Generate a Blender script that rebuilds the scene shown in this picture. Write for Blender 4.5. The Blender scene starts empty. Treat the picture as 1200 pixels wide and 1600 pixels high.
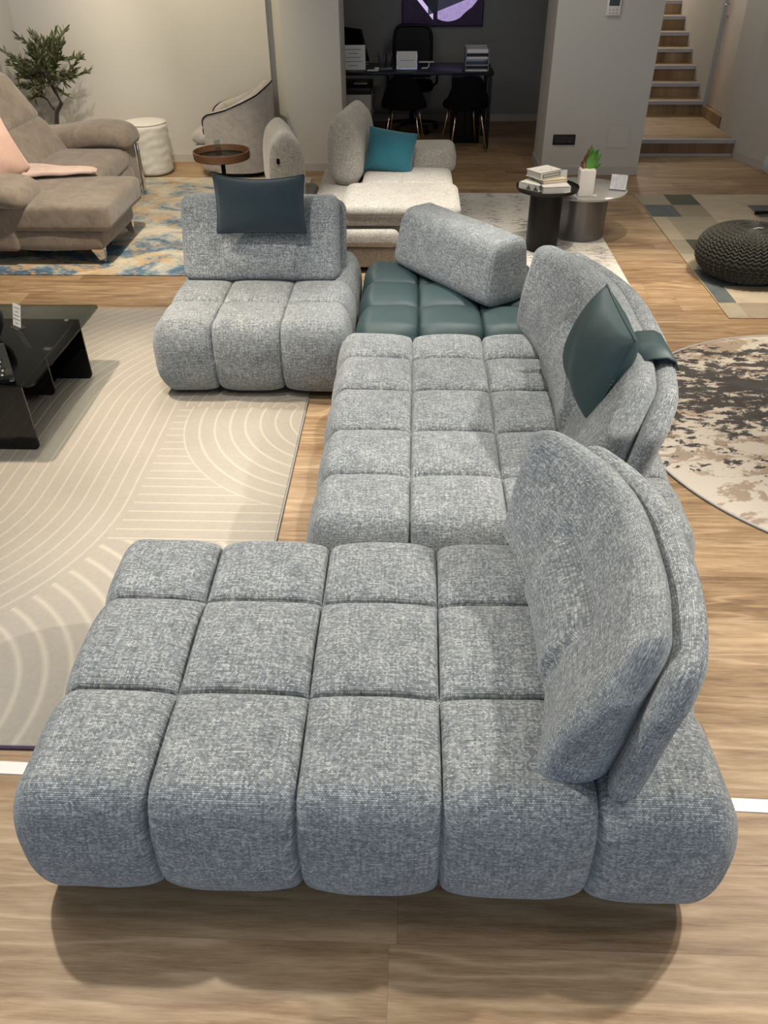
import bpy, bmesh, math, random
import numpy as np
from mathutils import Vector, Matrix
random.seed(7)
PI = math.pi
S = bpy.context.scene
C = S.collection
R = math.radians

# ------------------------------------------------------------------ camera
cam_d = bpy.data.cameras.new('camera'); cam = bpy.data.objects.new('camera', cam_d); C.objects.link(cam)
cam_d.sensor_fit = 'VERTICAL'; cam_d.sensor_height = 24.0; cam_d.lens = 1244.8 / 1600 * 24.0
cam_d.clip_start = 0.05; cam_d.clip_end = 60
def _n(v): v = np.array(v, float); return v / np.linalg.norm(v)
_f = 1244.8
_yd = _n((55, 934, -_f)); _zu = -_n((15, -1660, -_f)); _yd = _n(_yd - _zu * _yd.dot(_zu)); _xd = np.cross(_yd, _zu)
_R = Matrix([list(map(float, _xd)), list(map(float, _yd)), list(map(float, _zu))])
cam.matrix_world = Matrix.Translation((0, 0, 2.05)) @ _R.to_4x4()
S.camera = cam

# ------------------------------------------------------------------ world, light, exposure
w = bpy.data.worlds.new('world'); S.world = w; w.use_nodes = True
w.node_tree.nodes['Background'].inputs[0].default_value = (0.75, 0.85, 1.0, 1)
w.node_tree.nodes['Background'].inputs[1].default_value = 0.25
S.view_settings.view_transform = 'Standard'; S.view_settings.look = 'None'
S.view_settings.gamma = 1.0; S.view_settings.use_curve_mapping = False
S.view_settings.exposure = 0.15
S.cycles.use_denoising = True
try: S.cycles.denoiser = 'OPENIMAGEDENOISE'
except Exception: pass
S.cycles.max_bounces = 6; S.cycles.diffuse_bounces = 3; S.cycles.glossy_bounces = 3
S.cycles.transmission_bounces = 6; S.cycles.transparent_max_bounces = 32
S.cycles.sample_clamp_indirect = 4.0

def light(name, kind, loc, energy, color, target=None, **kw):
    d = bpy.data.lights.new(name, kind); d.energy = energy; d.color = color
    for k, v in kw.items(): setattr(d, k, v)
    o = bpy.data.objects.new(name, d); C.objects.link(o); o.location = loc
    if target is not None:
        o.rotation_euler = (Vector(target) - Vector(loc)).to_track_quat('-Z', 'Y').to_euler()
    return o
WARM = (1.0, 0.87, 0.70); NEUT = (1.0, 0.95, 0.87); COOL = (0.58, 0.76, 1.0)
# daylight through the shop front behind the photographer
light('shopfront_daylight', 'AREA', (-0.3, -3.6, 1.15), 78, COOL, (-0.1, 2.0, 0.7), shape='RECTANGLE', size=5.5, size_y=1.8)
# soft fill discs added at ceiling height for general light
for i, (x, y, e) in enumerate([(-1.5, 1.6, 15), (1.5, 1.2, 15), (-1.5, 5.2, 15), (1.8, 5.0, 13), (-2.8, 7.6, 9), (0.8, 7.3, 9)]):
    light('ceiling_fill', 'AREA', (x, y, 2.76), e, NEUT, (x, y, 0), shape='DISK', size=0.6)
# ceiling spots; the last one is an added fill
def spot(x, y, tx, ty, e, ang=60, col=WARM, r=0.045, blend=0.8, z=2.75, tz=0.0):
    e *= 1.06
    light('spot_light', 'SPOT', (x, y, z), e, col, (tx, ty, tz), spot_size=R(ang), spot_blend=blend, shadow_soft_size=r)
spot(-1.95, 3.75, -1.40, 3.45, 330, 60)                  # pale rug and armless sofa
spot(-1.6, 2.25, -0.3, 1.3, 225, 80, NEUT)                # near chaise from the left
spot(2.2, 2.45, 0.3, 1.6, 270, 78, NEUT)                  # near chaise from the right
spot(2.6, 2.6, 1.6, 2.2, 150, 66)                       # floor and round rug on the right
spot(2.2, 5.0, 1.5, 4.7, 260, 62)                        # floor by patterned rug
spot(0.0, 5.0, 0.0, 5.9, 420, 40, NEUT)                  # beige sofa
spot(1.0, 5.3, 1.1, 5.9, 130, 50)
spot(-1.3, 6.6, -0.7, 4.4, 100, 60, NEUT)
spot(-0.9, 2.7, -0.8, 4.0, 120, 55, NEUT)
spot(-1.6, 5.0, -2.6, 6.4, 300, 75)                      # brown sofa and blue rug
spot(-2.1, 6.4, -3.7, 8.4, 130, 55, tz=0.8)              # plant shadow on the wall
spot(-2.3, 7.3, -2.2, 8.8, 120, 80, (1.0, 0.84, 0.55), tz=1.3)
spot(2.4, 5.5, 2.5, 5.7, 80, 60)
spot(0.5, 4.4, 0.1, 3.3, 190, 60, NEUT)
spot(-0.3, 3.0, 0.35, 4.4, 150, 40, NEUT)  # added spot, only there to brighten the loose bolster
light('ceiling_fill', 'AREA', (2.75, 9.5, 2.76), 7, NEUT, (2.75, 9.5, 0), shape='DISK', size=0.3)  # added fill that lifts the dark door by the landing
light('stair_lamp', 'AREA', (2.8, 12.6, 2.6), 26, WARM, (2.8, 11.8, 1.0), shape='DISK', size=0.4)

# ------------------------------------------------------------------ node helpers
class G:
    """tiny expression builder for shader nodes"""
    def __init__(s, nt): s.nt = nt
    def new(s, t, **kw):
        n = s.nt.nodes.new(t)
        for k, v in kw.items(): setattr(n, k, v)
        return n
    def put(s, sock, v):
        if isinstance(v, (int, float)):
            try: sock.default_value = v
            except Exception: sock.default_value = (v, v, v)
        elif isinstance(v, (tuple, list)):
            sock.default_value = tuple(v) if len(v) == len(sock.default_value) else tuple(v) + (1,)
        else: s.nt.links.new(v, sock)
    def m(s, op, a, b=None, c=None, clamp=False):
        n = s.new('ShaderNodeMath', operation=op); n.use_clamp = clamp
        s.put(n.inputs[0], a)
        if b is not None: s.put(n.inputs[1], b)
        if c is not None: s.put(n.inputs[2], c)
        return n.outputs[0]
    def vm(s, op, a, b=None):
        n = s.new('ShaderNodeVectorMath', operation=op); s.put(n.inputs[0], a)
        if b is not None: s.put(n.inputs[1], b)
        return n.outputs[0]
    def mix(s, f, a, b, blend='MIX'):
        n = s.new('ShaderNodeMix', data_type='RGBA', blend_type=blend)
        s.put(n.inputs[0], f); s.put(n.inputs[6], a); s.put(n.inputs[7], b); return n.outputs[2]
    def noise(s, vec, scale, detail=3, rough=0.5, dist=0.0):
        n = s.new('ShaderNodeTexNoise'); s.put(n.inputs['Vector'], vec)
        n.inputs['Scale'].default_value = scale; n.inputs['Detail'].default_value = detail
        n.inputs['Roughness'].default_value = rough; n.inputs['Distortion'].default_value = dist
        return n.outputs[0]
    def noisec(s, vec, scale, detail=2):
        n = s.new('ShaderNodeTexNoise'); s.put(n.inputs['Vector'], vec)
        n.inputs['Scale'].default_value = scale; n.inputs['Detail'].default_value = detail
        return n.outputs[1]
    def ramp(s, f, pts, interp='LINEAR'):
        n = s.new('ShaderNodeValToRGB'); n.color_ramp.interpolation = interp
        cr = n.color_ramp
        while len(cr.elements) < len(pts): cr.elements.new(0.5)
        for e, (p, c) in zip(cr.elements, pts):
            e.position = p; e.color = (c, c, c, 1) if isinstance(c, (int, float)) else tuple(c) + (1,)
        s.put(n.inputs[0], f); return n.outputs[0]
    def coord(s, which='Object'): return s.new('ShaderNodeTexCoord').outputs[which]
    def sep(s, v):
        n = s.new('ShaderNodeSeparateXYZ'); s.put(n.inputs[0], v); return n.outputs
    def comb(s, x, y, z=0.0):
        n = s.new('ShaderNodeCombineXYZ'); s.put(n.inputs[0], x); s.put(n.inputs[1], y); s.put(n.inputs[2], z); return n.outputs[0]
    def scale(s, v, sc): return s.vm('MULTIPLY', v, sc)
    def bump(s, h, strength=0.3, dist=0.01):
        n = s.new('ShaderNodeBump'); n.inputs['Strength'].default_value = strength; n.inputs['Distance'].default_value = dist
        s.put(n.inputs['Height'], h); return n.outputs[0]

MATS = {}
def mat(name, color=(0.5, 0.5, 0.5), rough=0.6, metal=0.0, fn=None, **kw):
    if name in MATS: return MATS[name]
    m = bpy.data.materials.new(name); m.use_nodes = True
    nt = m.node_tree; b = nt.nodes['Principled BSDF']
    b.inputs['Base Color'].default_value = tuple(color) + (1,)
    b.inputs['Roughness'].default_value = rough; b.inputs['Metallic'].default_value = metal
    for k, v in kw.items():
        b.inputs[k].default_value = v
    if fn: 
        g = G(nt); fn(g, b)
    MATS[name] = m
    return m
def setc(g, b, col=None, nrm=None, rough=None):
    if col is not None: g.put(b.inputs['Base Color'], col)
    if nrm is not None: g.put(b.inputs['Normal'], nrm)
    if rough is not None: g.put(b.inputs['Roughness'], rough)

# ---- woven fabric: coarse basket weave with dark and pale yarns
def weave(dark, mid, pale, pitch=0.005, contrast=1.0, bump=0.5):
    def fn(g, b):
        uv = g.coord('UV'); wob = g.noisec(uv, 9, 2)
        v = g.vm('ADD', uv, g.scale(wob, (0.005, 0.005, 0)))
        o = g.sep(v)
        px = pitch * 1.25; py = pitch
        row = g.m('FLOOR', g.m('DIVIDE', o[1], py))
        cx = g.m('DIVIDE', o[0], px)
        cxs = g.m('ADD', cx, g.m('MULTIPLY', row, 0.5))
        sx = g.m('ABSOLUTE', g.m('SINE', g.m('MULTIPLY', cxs, PI)))
        sy = g.m('ABSOLUTE', g.m('SINE', g.m('MULTIPLY', g.m('DIVIDE', o[1], py), PI)))
        thread = g.m('MULTIPLY', g.m('POWER', sx, 0.5), g.m('POWER', sy, 0.6))
        # one random tone per yarn float
        wn = g.new('ShaderNodeTexWhiteNoise', noise_dimensions='2D')
        g.put(wn.inputs['Vector'], g.comb(g.m('FLOOR', cxs), row))
        per = wn.outputs[0]
        # streaks along weft and warp
        s1 = g.noise(g.comb(g.m('MULTIPLY', o[0], 14), g.m('MULTIPLY', o[1], 190)), 1.0, 3, 0.6)
        s2 = g.noise(g.comb(g.m('MULTIPLY', o[0], 170), g.m('MULTIPLY', o[1], 12)), 1.0, 3, 0.6)
        s3 = g.noise(uv, 7, 3, 0.6)
        t = g.m('ADD', g.m('MULTIPLY', per, 0.27), g.m('ADD', g.m('MULTIPLY', s1, 0.54), g.m('ADD', g.m('MULTIPLY', s2, 0.42), g.m('MULTIPLY', s3, 0.16))))
        t = g.m('MULTIPLY_ADD', g.m('SUBTRACT', t, 0.72), 2.1 * contrast, 0.5, clamp=True)
        col = g.ramp(t, [(0.0, dark), (0.5, mid), (1.0, pale)])
        shade = g.m('MULTIPLY_ADD', thread, 0.55, 0.52)
        col = g.mix(1.0, col, g.comb(shade, shade, shade), 'MULTIPLY')
        setc(g, b, col, g.bump(thread, bump, 0.0022))
        b.inputs['Sheen Weight'].default_value = 0.25; b.inputs['Sheen Roughness'].default_value = 0.5
    return fn
FAB = mat('grey_blue_weave', rough=0.92, fn=weave((0.10, 0.116, 0.132), (0.255, 0.277, 0.286), (0.56, 0.575, 0.56)))
BEI = mat('beige_weave', rough=0.9, fn=weave((0.26, 0.235, 0.20), (0.42, 0.39, 0.34), (0.62, 0.59, 0.53), 0.006, 0.9, 0.25))

def chenille(name, dark, pale, sc=9.0, rough=0.85, bump=0.15):
    def fn(g, b):
        o = g.coord('Object')
        n1 = g.noise(o, sc, 5, 0.65, 0.6); n2 = g.noise(g.scale(o, (1, 1, 0.3)), sc * 9, 3, 0.6)
        t = g.m('MULTIPLY_ADD', g.m('SUBTRACT', g.m('ADD', g.m('MULTIPLY', n1, 0.7), g.m('MULTIPLY', n2, 0.3)), 0.5), 2.6, 0.5, clamp=True)
        setc(g, b, g.mix(t, dark, pale), g.bump(g.m('ADD', n1, n2), bump, 0.01))
        b.inputs['Sheen Weight'].default_value = 0.3
    return mat(name, rough=rough, fn=fn)
BROWN = chenille('taupe_microfibre', (0.135, 0.108, 0.083), (0.275, 0.225, 0.175))
GREY_CH = chenille('grey_chenille', (0.30, 0.275, 0.255), (0.44, 0.41, 0.385), 14)
CANVAS = chenille('pale_canvas', (0.50, 0.49, 0.45), (0.62, 0.60, 0.55), 5)
PINK = chenille('blush_velvet', (0.66, 0.42, 0.33), (0.78, 0.53, 0.43), 5)
TEALF = chenille('teal_felt', (0.004, 0.085, 0.12), (0.008, 0.12, 0.16), 60, bump=0.3)
NAVY = chenille('petrol_cotton', (0.006, 0.018, 0.026), (0.010, 0.025, 0.034), 40, 0.9, 0.1)
MINT = chenille('pale_teal_cloth', (0.14, 0.27, 0.27), (0.2, 0.34, 0.34), 20)
def leather_fn(g, b):
    o = g.coord('Object'); n = g.noise(o, 160, 2); n2 = g.noise(o, 6, 3)
    setc(g, b, g.mix(n2, (0.020, 0.043, 0.046), (0.028, 0.056, 0.059)), g.bump(g.m('ADD', g.m('MULTIPLY', n, 0.3), g.m('MULTIPLY', n2, 1.0)), 0.18, 0.006))
LEATHER = mat('petrol_leather', rough=0.55, fn=leather_fn)
BLACKF = mat('black_velvet', (0.002, 0.002, 0.004), 0.95, **{'Specular IOR Level': 0.15})
BLACKP = mat('black_plastic', (0.005, 0.005, 0.006), 0.45, **{'Specular IOR Level': 0.3})
BLACKM = mat('black_metal', (0.006, 0.0055, 0.005), 0.45, **{'Specular IOR Level': 0.25})
CHROME = mat('chrome', (0.75, 0.72, 0.68), 0.12, 1.0)
BRASS = mat('brass', (0.72, 0.52, 0.34), 0.2, 1.0)
GOLD = mat('gold_stem', (0.75, 0.48, 0.12), 0.3, 1.0)
WHITE = mat('white_ceramic', (0.72, 0.70, 0.66), 0.4)
PAPER = mat('white_paper', (0.68, 0.68, 0.68), 0.7)
INK = mat('grey_ink', (0.12, 0.12, 0.13), 0.8)
CREAM = mat('cream_paper', (0.66, 0.58, 0.42), 0.8)
BLACKG = mat('black_glass', (0.004, 0.004, 0.004), 0.04)
def walnut_fn(g, b):
    o = g.coord('Object'); n = g.noise(g.scale(o, (3, 3, 40)), 3, 4, 0.6)
    setc(g, b, g.mix(n, (0.065, 0.028, 0.012), (0.14, 0.066, 0.03)))
WALNUT = mat('walnut', rough=0.45, fn=walnut_fn)
def glass_mat(name, col, rough=0.0, alpha_tint=None):
    def fn(g, b):
        b.inputs['Transmission Weight'].default_value = 1.0; b.inputs['IOR'].default_value = 1.45
    return mat(name, col, rough, fn=fn)
SMOKE = glass_mat('smoked_glass', (0.42, 0.46, 0.45))
ACRYL = glass_mat('clear_acrylic', (0.93, 0.95, 0.96))
GREYG = mat('grey_tinted_lacquer', (0.22, 0.21, 0.20), 0.12)
def thin_glass(name, tint, op):
    m = bpy.data.materials.new(name); m.use_nodes = True; nt = m.node_tree; nt.nodes.clear(); g = G(nt)
    out = g.new('ShaderNodeOutputMaterial'); tr = g.new('ShaderNodeBsdfTransparent'); gl = g.new('ShaderNodeBsdfGlossy')
    tr.inputs[0].default_value = tuple(tint) + (1,); gl.inputs['Roughness'].default_value = 0.02
    fr = g.new('ShaderNodeLayerWeight'); fr.inputs[0].default_value = 0.5
    mx = g.new('ShaderNodeMixShader'); g.put(mx.inputs[0], g.m('ADD', g.m('MULTIPLY_ADD', g.m('POWER', fr.outputs['Facing'], 4.0), 0.5, 0.03), op, clamp=True))
    nt.links.new(tr.outputs[0], mx.inputs[1]); nt.links.new(gl.outputs[0], mx.inputs[2]); nt.links.new(mx.outputs[0], out.inputs[0])
    return m
SMOKET = thin_glass('smoked_table_glass', (0.50, 0.54, 0.52), 0.0)
CLEART = thin_glass('clear_plate', (0.92, 0.94, 0.94), 0.08)

# ---- wall paint
def paint(name, col, bump=0.05):
    def fn(g, b):
        o = g.coord('Object'); n = g.noise(o, 1.3, 3); n2 = g.noise(o, 130, 3)
        setc(g, b, g.mix(n, tuple(c * 0.95 for c in col), tuple(min(1, c * 1.05) for c in col)), g.bump(n2, bump, 0.004))
    return mat(name, rough=0.9, fn=fn)
WALL = paint('warm_grey_paint', (0.52, 0.505, 0.475))
OFFW = paint('office_grey_paint', (0.30, 0.295, 0.285))
CEIL = paint('ceiling_paint', (0.75, 0.74, 0.72))
SKIRT = mat('skirting_paint', (0.46, 0.44, 0.41), 0.5)
TRIMW = mat('white_strip', (0.78, 0.76, 0.72), 0.5)
NOSE = mat('grey_metal_nosing', (0.42, 0.42, 0.47), 0.5)
DOORM = mat('door_cream', (0.80, 0.73, 0.66), 0.6)
DOORF = mat('door_frame_grey', (0.38, 0.39, 0.38), 0.6)

# ---- oak boards running along x
def wood_fn(g, b, dark=1.0):
    o = g.coord('Object'); s = g.sep(o)
    bw = 0.235; bl = 1.45
    row = g.m('FLOOR', g.m('DIVIDE', s[1], bw))
    wr = g.new('ShaderNodeTexWhiteNoise', noise_dimensions='1D'); g.put(wr.inputs['W'], row)
    xo = g.m('ADD', s[0], g.m('MULTIPLY', wr.outputs[0], 3.7))
    colid = g.m('FLOOR', g.m('DIVIDE', xo, bl))
    wn = g.new('ShaderNodeTexWhiteNoise', noise_dimensions='2D'); g.put(wn.inputs['Vector'], g.comb(row, colid))
    rnd = wn.outputs[0]
    off = g.m('MULTIPLY', rnd, 37.0)
    # grain, stretched along the board, warped into long flames
    base = g.comb(g.m('ADD', g.m('MULTIPLY', xo, 0.9), off), g.m('MULTIPLY', s[1], 9.0), off)
    warp = g.noise(base, 1.1, 2, 0.5)
    ring = g.m('ADD', g.m('MULTIPLY', s[1], 26.0), g.m('MULTIPLY', warp, 16.0))
    rings = g.m('MULTIPLY_ADD', g.m('SINE', g.m('MULTIPLY', ring, 2.6)), 0.5, 0.5)
    fine = g.noise(g.comb(g.m('ADD', g.m('MULTIPLY', xo, 16.0), off), g.m('MULTIPLY', s[1], 230.0)), 1.0, 5, 0.65)
    broad = g.noise(g.comb(g.m('ADD', g.m('MULTIPLY', xo, 1.3), off), g.m('MULTIPLY', s[1], 7.0)), 1.0, 4, 0.6)
    streak = g.noise(g.comb(g.m('ADD', g.m('MULTIPLY', xo, 3.4), off), g.m('MULTIPLY', s[1], 40.0)), 1.0, 5, 0.7)
    t = g.m('ADD', g.m('ADD', g.m('MULTIPLY', broad, 0.55), g.m('MULTIPLY', streak, 0.55)), g.m('ADD', g.m('MULTIPLY', fine, 0.42), g.m('MULTIPLY', rings, 0.09)))
    rl = g.m('POWER', rings, 5.0)
    rmask = g.ramp(g.noise(g.comb(g.m('ADD', g.m('MULTIPLY', xo, 1.1), off), g.m('MULTIPLY', s[1], 5.0)), 1.3, 2, 0.5), [(0.46, 0.0), (0.6, 1.0)])
    t = g.m('ADD', t, g.m('MULTIPLY', g.m('SUBTRACT', g.m('MULTIPLY', rl, rmask), 0.08), 0.13))
    t = g.m('ADD', t, g.m('MULTIPLY', g.m('SUBTRACT', rnd, 0.5), 0.20))
    t = g.m('MULTIPLY_ADD', g.m('SUBTRACT', t, 0.805), 2.0, 0.5, clamp=True)
    col = g.ramp(t, [(0.0, (0.135, 0.078, 0.038)), (0.35, (0.255, 0.163, 0.086)), (0.65, (0.355, 0.242, 0.138)), (1.0, (0.46, 0.335, 0.205))])
    # dark cracks and knots
    kn = g.noise(g.comb(g.m('ADD', g.m('MULTIPLY', xo, 1.3), off), g.m('MULTIPLY', s[1], 20.0)), 1.0, 3, 0.7, 0.5)
    crack = g.ramp(kn, [(0.0, 1.0), (0.285, 1.0), (0.33, 0.0), (1.0, 0.0)])
    col = g.mix(g.m('MULTIPLY', crack, 0.6), col, (0.075, 0.045, 0.027))
    # joints
    fy = g.m('FRACT', g.m('DIVIDE', s[1], bw)); fx = g.m('FRACT', g.m('DIVIDE', xo, bl))
    jy = g.m('LESS_THAN', fy, 0.008); jx = g.m('LESS_THAN', fx, 0.0016)
    j = g.m('MAXIMUM', jy, jx)
    col = g.mix(g.m('MULTIPLY', j, 0.38), col, (0.11, 0.07, 0.045))
    hgt = g.m('SUBTRACT', g.m('MULTIPLY', t, 0.25), j)
    setc(g, b, col, g.bump(hgt, 0.12, 0.002), g.m('MULTIPLY_ADD', fine, 0.2, 0.42))
WOOD = mat('oak_boards', rough=0.5, fn=wood_fn, **{'Specular IOR Level': 0.35})

# ------------------------------------------------------------------ object helpers
def tag(o, label=None, cat=None, group=None, kind=None):
    if label: o['label'] = label
    if cat: o['category'] = cat
    if group: o['group'] = group
    if kind: o['kind'] = kind
    return o
def empty(name, loc=(0, 0, 0), rz=0.0, label=None, cat=None, group=None):
    o = bpy.data.objects.new(name, None); C.objects.link(o); o.location = loc; o.rotation_euler = (0, 0, rz)
    o.empty_display_size = 0.05
    return tag(o, label, cat, group)
def mesh_obj(name, verts, faces, m, parent=None, uvs=None, smooth=True, loc=None, rot=None, midx=None):
    me = bpy.data.meshes.new(name); me.from_pydata([tuple(map(float, v)) for v in verts], [], faces)
    mm = m if isinstance(m, (list, tuple)) else [m]
    for x in mm: me.materials.append(x)
    if uvs is not None:
        ul = me.uv_layers.new(name='UVMap'); ul.data.foreach_set('uv', np.asarray(uvs, dtype=np.float32).ravel())
    if midx is not None: me.polygons.foreach_set('material_index', midx)
    me.polygons.foreach_set('use_smooth', [smooth] * len(me.polygons)); me.update()
    o = bpy.data.objects.new(name, me); C.objects.link(o)
    if parent: o.parent = parent
    if loc is not None: o.location = loc
    if rot is not None: o.rotation_euler = rot
    return o
def bm_obj(name, bm, m, parent=None, smooth=True, loc=None, rot=None, angle=None):
    me = bpy.data.meshes.new(name); bm.to_mesh(me); bm.free()
    for x in (m if isinstance(m, (list, tuple)) else [m]): me.materials.append(x)
    for p in me.polygons: p.use_smooth = smooth
    if smooth and angle is not None:
        try: me.set_sharp_from_angle(angle=R(angle))
        except Exception: pass
    o = bpy.data.objects.new(name, me); C.objects.link(o)
    if parent: o.parent = parent
    if loc is not None: o.location = loc
    if rot is not None: o.rotation_euler = rot
    return o
def box(name, a, b, m, parent=None, bev=0.0, seg=2, loc=None, rot=None):
    """box between corners a and b, optional bevel"""
    bm = bmesh.new(); bmesh.ops.create_cube(bm, size=1)
    a = Vector(a); b = Vector(b); c = (a + b) / 2; d = b - a
    for v in bm.verts: v.co = Vector((v.co.x * d.x, v.co.y * d.y, v.co.z * d.z)) + c
    if bev > 0: bmesh.ops.bevel(bm, geom=list(bm.edges), offset=bev, segments=seg, affect='EDGES', profile=0.5)
    return bm_obj(name, bm, m, parent, smooth=bev > 0, loc=loc, rot=rot, angle=50)
def prism(name, pts, z0, z1, m, parent=None, loc=None, rot=None, bev=0.0):
    bm = bmesh.new(); vs = [bm.verts.new((x, y, z0)) for x, y in pts]; f = bm.faces.new(vs)
    r = bmesh.ops.extrude_face_region(bm, geom=[f]); 
    for v in [g for g in r['geom'] if isinstance(g, bmesh.types.BMVert)]: v.co.z = z1
    bmesh.ops.recalc_face_normals(bm, faces=bm.faces)
    if bev > 0: bmesh.ops.bevel(bm, geom=[e for e in bm.edges if len(e.link_faces) == 2 and e.calc_face_angle(0) > 0.5], offset=bev, segments=2, affect='EDGES')
    return bm_obj(name, bm, m, parent, smooth=True, loc=loc, rot=rot, angle=35)
def rrect(x0, y0, x1, y1, r, n=6, corners=(1, 1, 1, 1)):
    out = []
    for k, (cx, cy, a0) in enumerate([(x1 - r, y1 - r, 0), (x0 + r, y1 - r, 90), (x0 + r, y0 + r, 180), (x1 - r, y0 + r, 270)]):
        if corners[k]:
            for i in range(n + 1):
                a = R(a0 + 90 * i / n); out.append((cx + r * math.cos(a), cy + r * math.sin(a)))
        else:
            out.append(((x1, y1), (x0, y1), (x0, y0), (x1, y0))[k])
    return out
def lathe(name, prof, m, parent=None, n=48, loc=None, rot=None, cap=True, angle=40):
    """prof: list of (r, z) from bottom to top"""
    verts = []; faces = []
    for r, z in prof:
        for i in range(n):
            a = 2 * PI * i / n; verts.append((r * math.cos(a), r * math.sin(a), z))
    for j in range(len(prof) - 1):
        for i in range(n):
            k = (i + 1) % n; faces.append((j * n + i, j * n + k, (j + 1) * n + k, (j + 1) * n + i))
    if cap: faces.append(tuple(range(n))[::-1]); faces.append(tuple((len(prof) - 1) * n + i for i in range(n)))
    o = mesh_obj(name, verts, faces, m, parent, loc=loc, rot=rot)
    try: o.data.set_sharp_from_angle(angle=R(angle))
    except Exception: pass
    return o
def tube(name, pts, r, m, parent=None, n=10, loc=None, rot=None, r2=None, close=False):
    pts = [Vector(p) for p in pts]; verts = []; faces = []; N = len(pts)
    up = Vector((0, 0, 1))
    for i, p in enumerate(pts):
        if close: d = (pts[(i + 1) % N] - pts[i - 1])
        else: d = (pts[min(i + 1, N - 1)] - pts[max(i - 1, 0)])
        d.normalize(); u = d.cross(up)
        if u.length < 1e-3: u = d.cross(Vector((1, 0, 0)))
        u.normalize(); v = d.cross(u).normalized()
        rr = r if r2 is None else r + (r2 - r) * i / (N - 1)
        for k in range(n):
            a = 2 * PI * k / n; verts.append(p + (u * math.cos(a) + v * math.sin(a)) * rr)
    for i in range(N if close else N - 1):
        j = (i + 1) % N
        for k in range(n):
            q = (k + 1) % n; faces.append((i * n + k, i * n + q, j * n + q, j * n + k))
    if not close: faces.append(tuple(range(n))[::-1]); faces.append(tuple((N - 1) * n + k for k in range(n)))
    return mesh_obj(name, verts, faces, m, parent, loc=loc, rot=rot)
def join_boxes(name, boxes, m, parent=None, **kw):
    bm = bmesh.new()
    for a, b in boxes:
        a = Vector(a); b = Vector(b); c = (a + b) / 2; d = b - a
        r = bmesh.ops.create_cube(bm, size=1)
        for v in r['verts']: v.co = Vector((v.co.x * d.x, v.co.y * d.y, v.co.z * d.z)) + c
    return bm_obj(name, bm, m, parent, smooth=False, **kw)

def soft(name, h, r, m, parent=None, res=0.02, fn=None, loc=None, rot=None, uvscale=1.0, dense=((), (), ())):
    """rounded soft block with half sizes h and corner radii r; fn(P, N) displaces it; uvs follow the cloth"""
    h = np.array(h, float); r = np.minimum(np.array(r, float) if np.ndim(r) else np.array([r] * 3, float), h * 0.999)
    ns = [max(4, int(round(2 * x / res))) for x in h]
    faces = []; uvs = []; keys = {}; lines = []
    for k in range(3):
        base_ = np.linspace(-h[k], h[k], ns[k] + 1)
        ex = [c + d for c in dense[k] for d in (-0.014, -0.010, -0.007, -0.0045, -0.0025, -0.001, 0.001, 0.0025, 0.0045, 0.007, 0.010, 0.014)]
        keep = [b for b in base_ if all(abs(b - c) > 0.016 for c in dense[k])]
        if keep[0] != base_[0]: keep = [base_[0]] + keep
        if keep[-1] != base_[-1]: keep = keep + [base_[-1]]
        lines.append(np.array(sorted(set(keep + ex)))); ns[k] = len(lines[k]) - 1
    V = []
    for ax in range(3):
        u, v = [(1, 2), (2, 0), (0, 1)][ax]
        for sg in (-1, 1):
            nu, nv = ns[u], ns[v]
            gu = lines[u]; gv = lines[v]
            U, W = np.meshgrid(gu, gv, indexing='ij')
            P = np.zeros((nu + 1, nv + 1, 3)); P[..., u] = U; P[..., v] = W; P[..., ax] = sg * h[ax]
            idx = np.empty((nu + 1, nv + 1), int)
            for i in range(nu + 1):
                for j in range(nv + 1):
                    k = (int(round(P[i, j, 0] * 20000)), int(round(P[i, j, 1] * 20000)), int(round(P[i, j, 2] * 20000)))
                    q = keys.get(k)
                    if q is None: q = len(V); keys[k] = q; V.append(P[i, j])
                    idx[i, j] = q
            # unfolded uv
            if ax == 2: UU, VV = P[..., 0], P[..., 1] * (1 if sg > 0 else -1) + (0 if sg > 0 else 3.3)
            elif ax == 1: UU, VV = P[..., 0], sg * (h[1] + (h[2] - P[..., 2]))
            else: UU, VV = sg * (h[0] + (h[2] - P[..., 2])), P[..., 1]
            for i in range(nu):
                for j in range(nv):
                    q = [(i, j), (i + 1, j), (i + 1, j + 1), (i, j + 1)]
                    if sg < 0: q = q[::-1]
                    faces.append(tuple(int(idx[a]) for a in q))
                    for a in q: uvs.append((UU[a] * uvscale, VV[a] * uvscale))
    P = np.array(V); q = np.clip(P, -(h - r), h - r); d = (P - q) / r
    L = np.linalg.norm(d, axis=1); L[L < 1e-9] = 1; d = d / L[:, None]
    Q = q + d * r
    N = d / r; N /= np.maximum(np.linalg.norm(N, axis=1), 1e-9)[:, None]
    if fn is not None: Q = fn(Q, N)
    return mesh_obj(name, Q, faces, m, parent, uvs=uvs, loc=loc, rot=rot)

def sm(e0, e1, x): 
    t = np.clip((x - e0) / (e1 - e0), 0, 1); return t * t * (3 - 2 * t)
def wnoise(P, seed, sc):
    rs = np.random.RandomState(seed); out = 0
    for k in range(5):
        w = rs.normal(size=3) * sc; out = out + np.sin(P @ w + rs.uniform(0, 6.28))
    return out / 5

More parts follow.
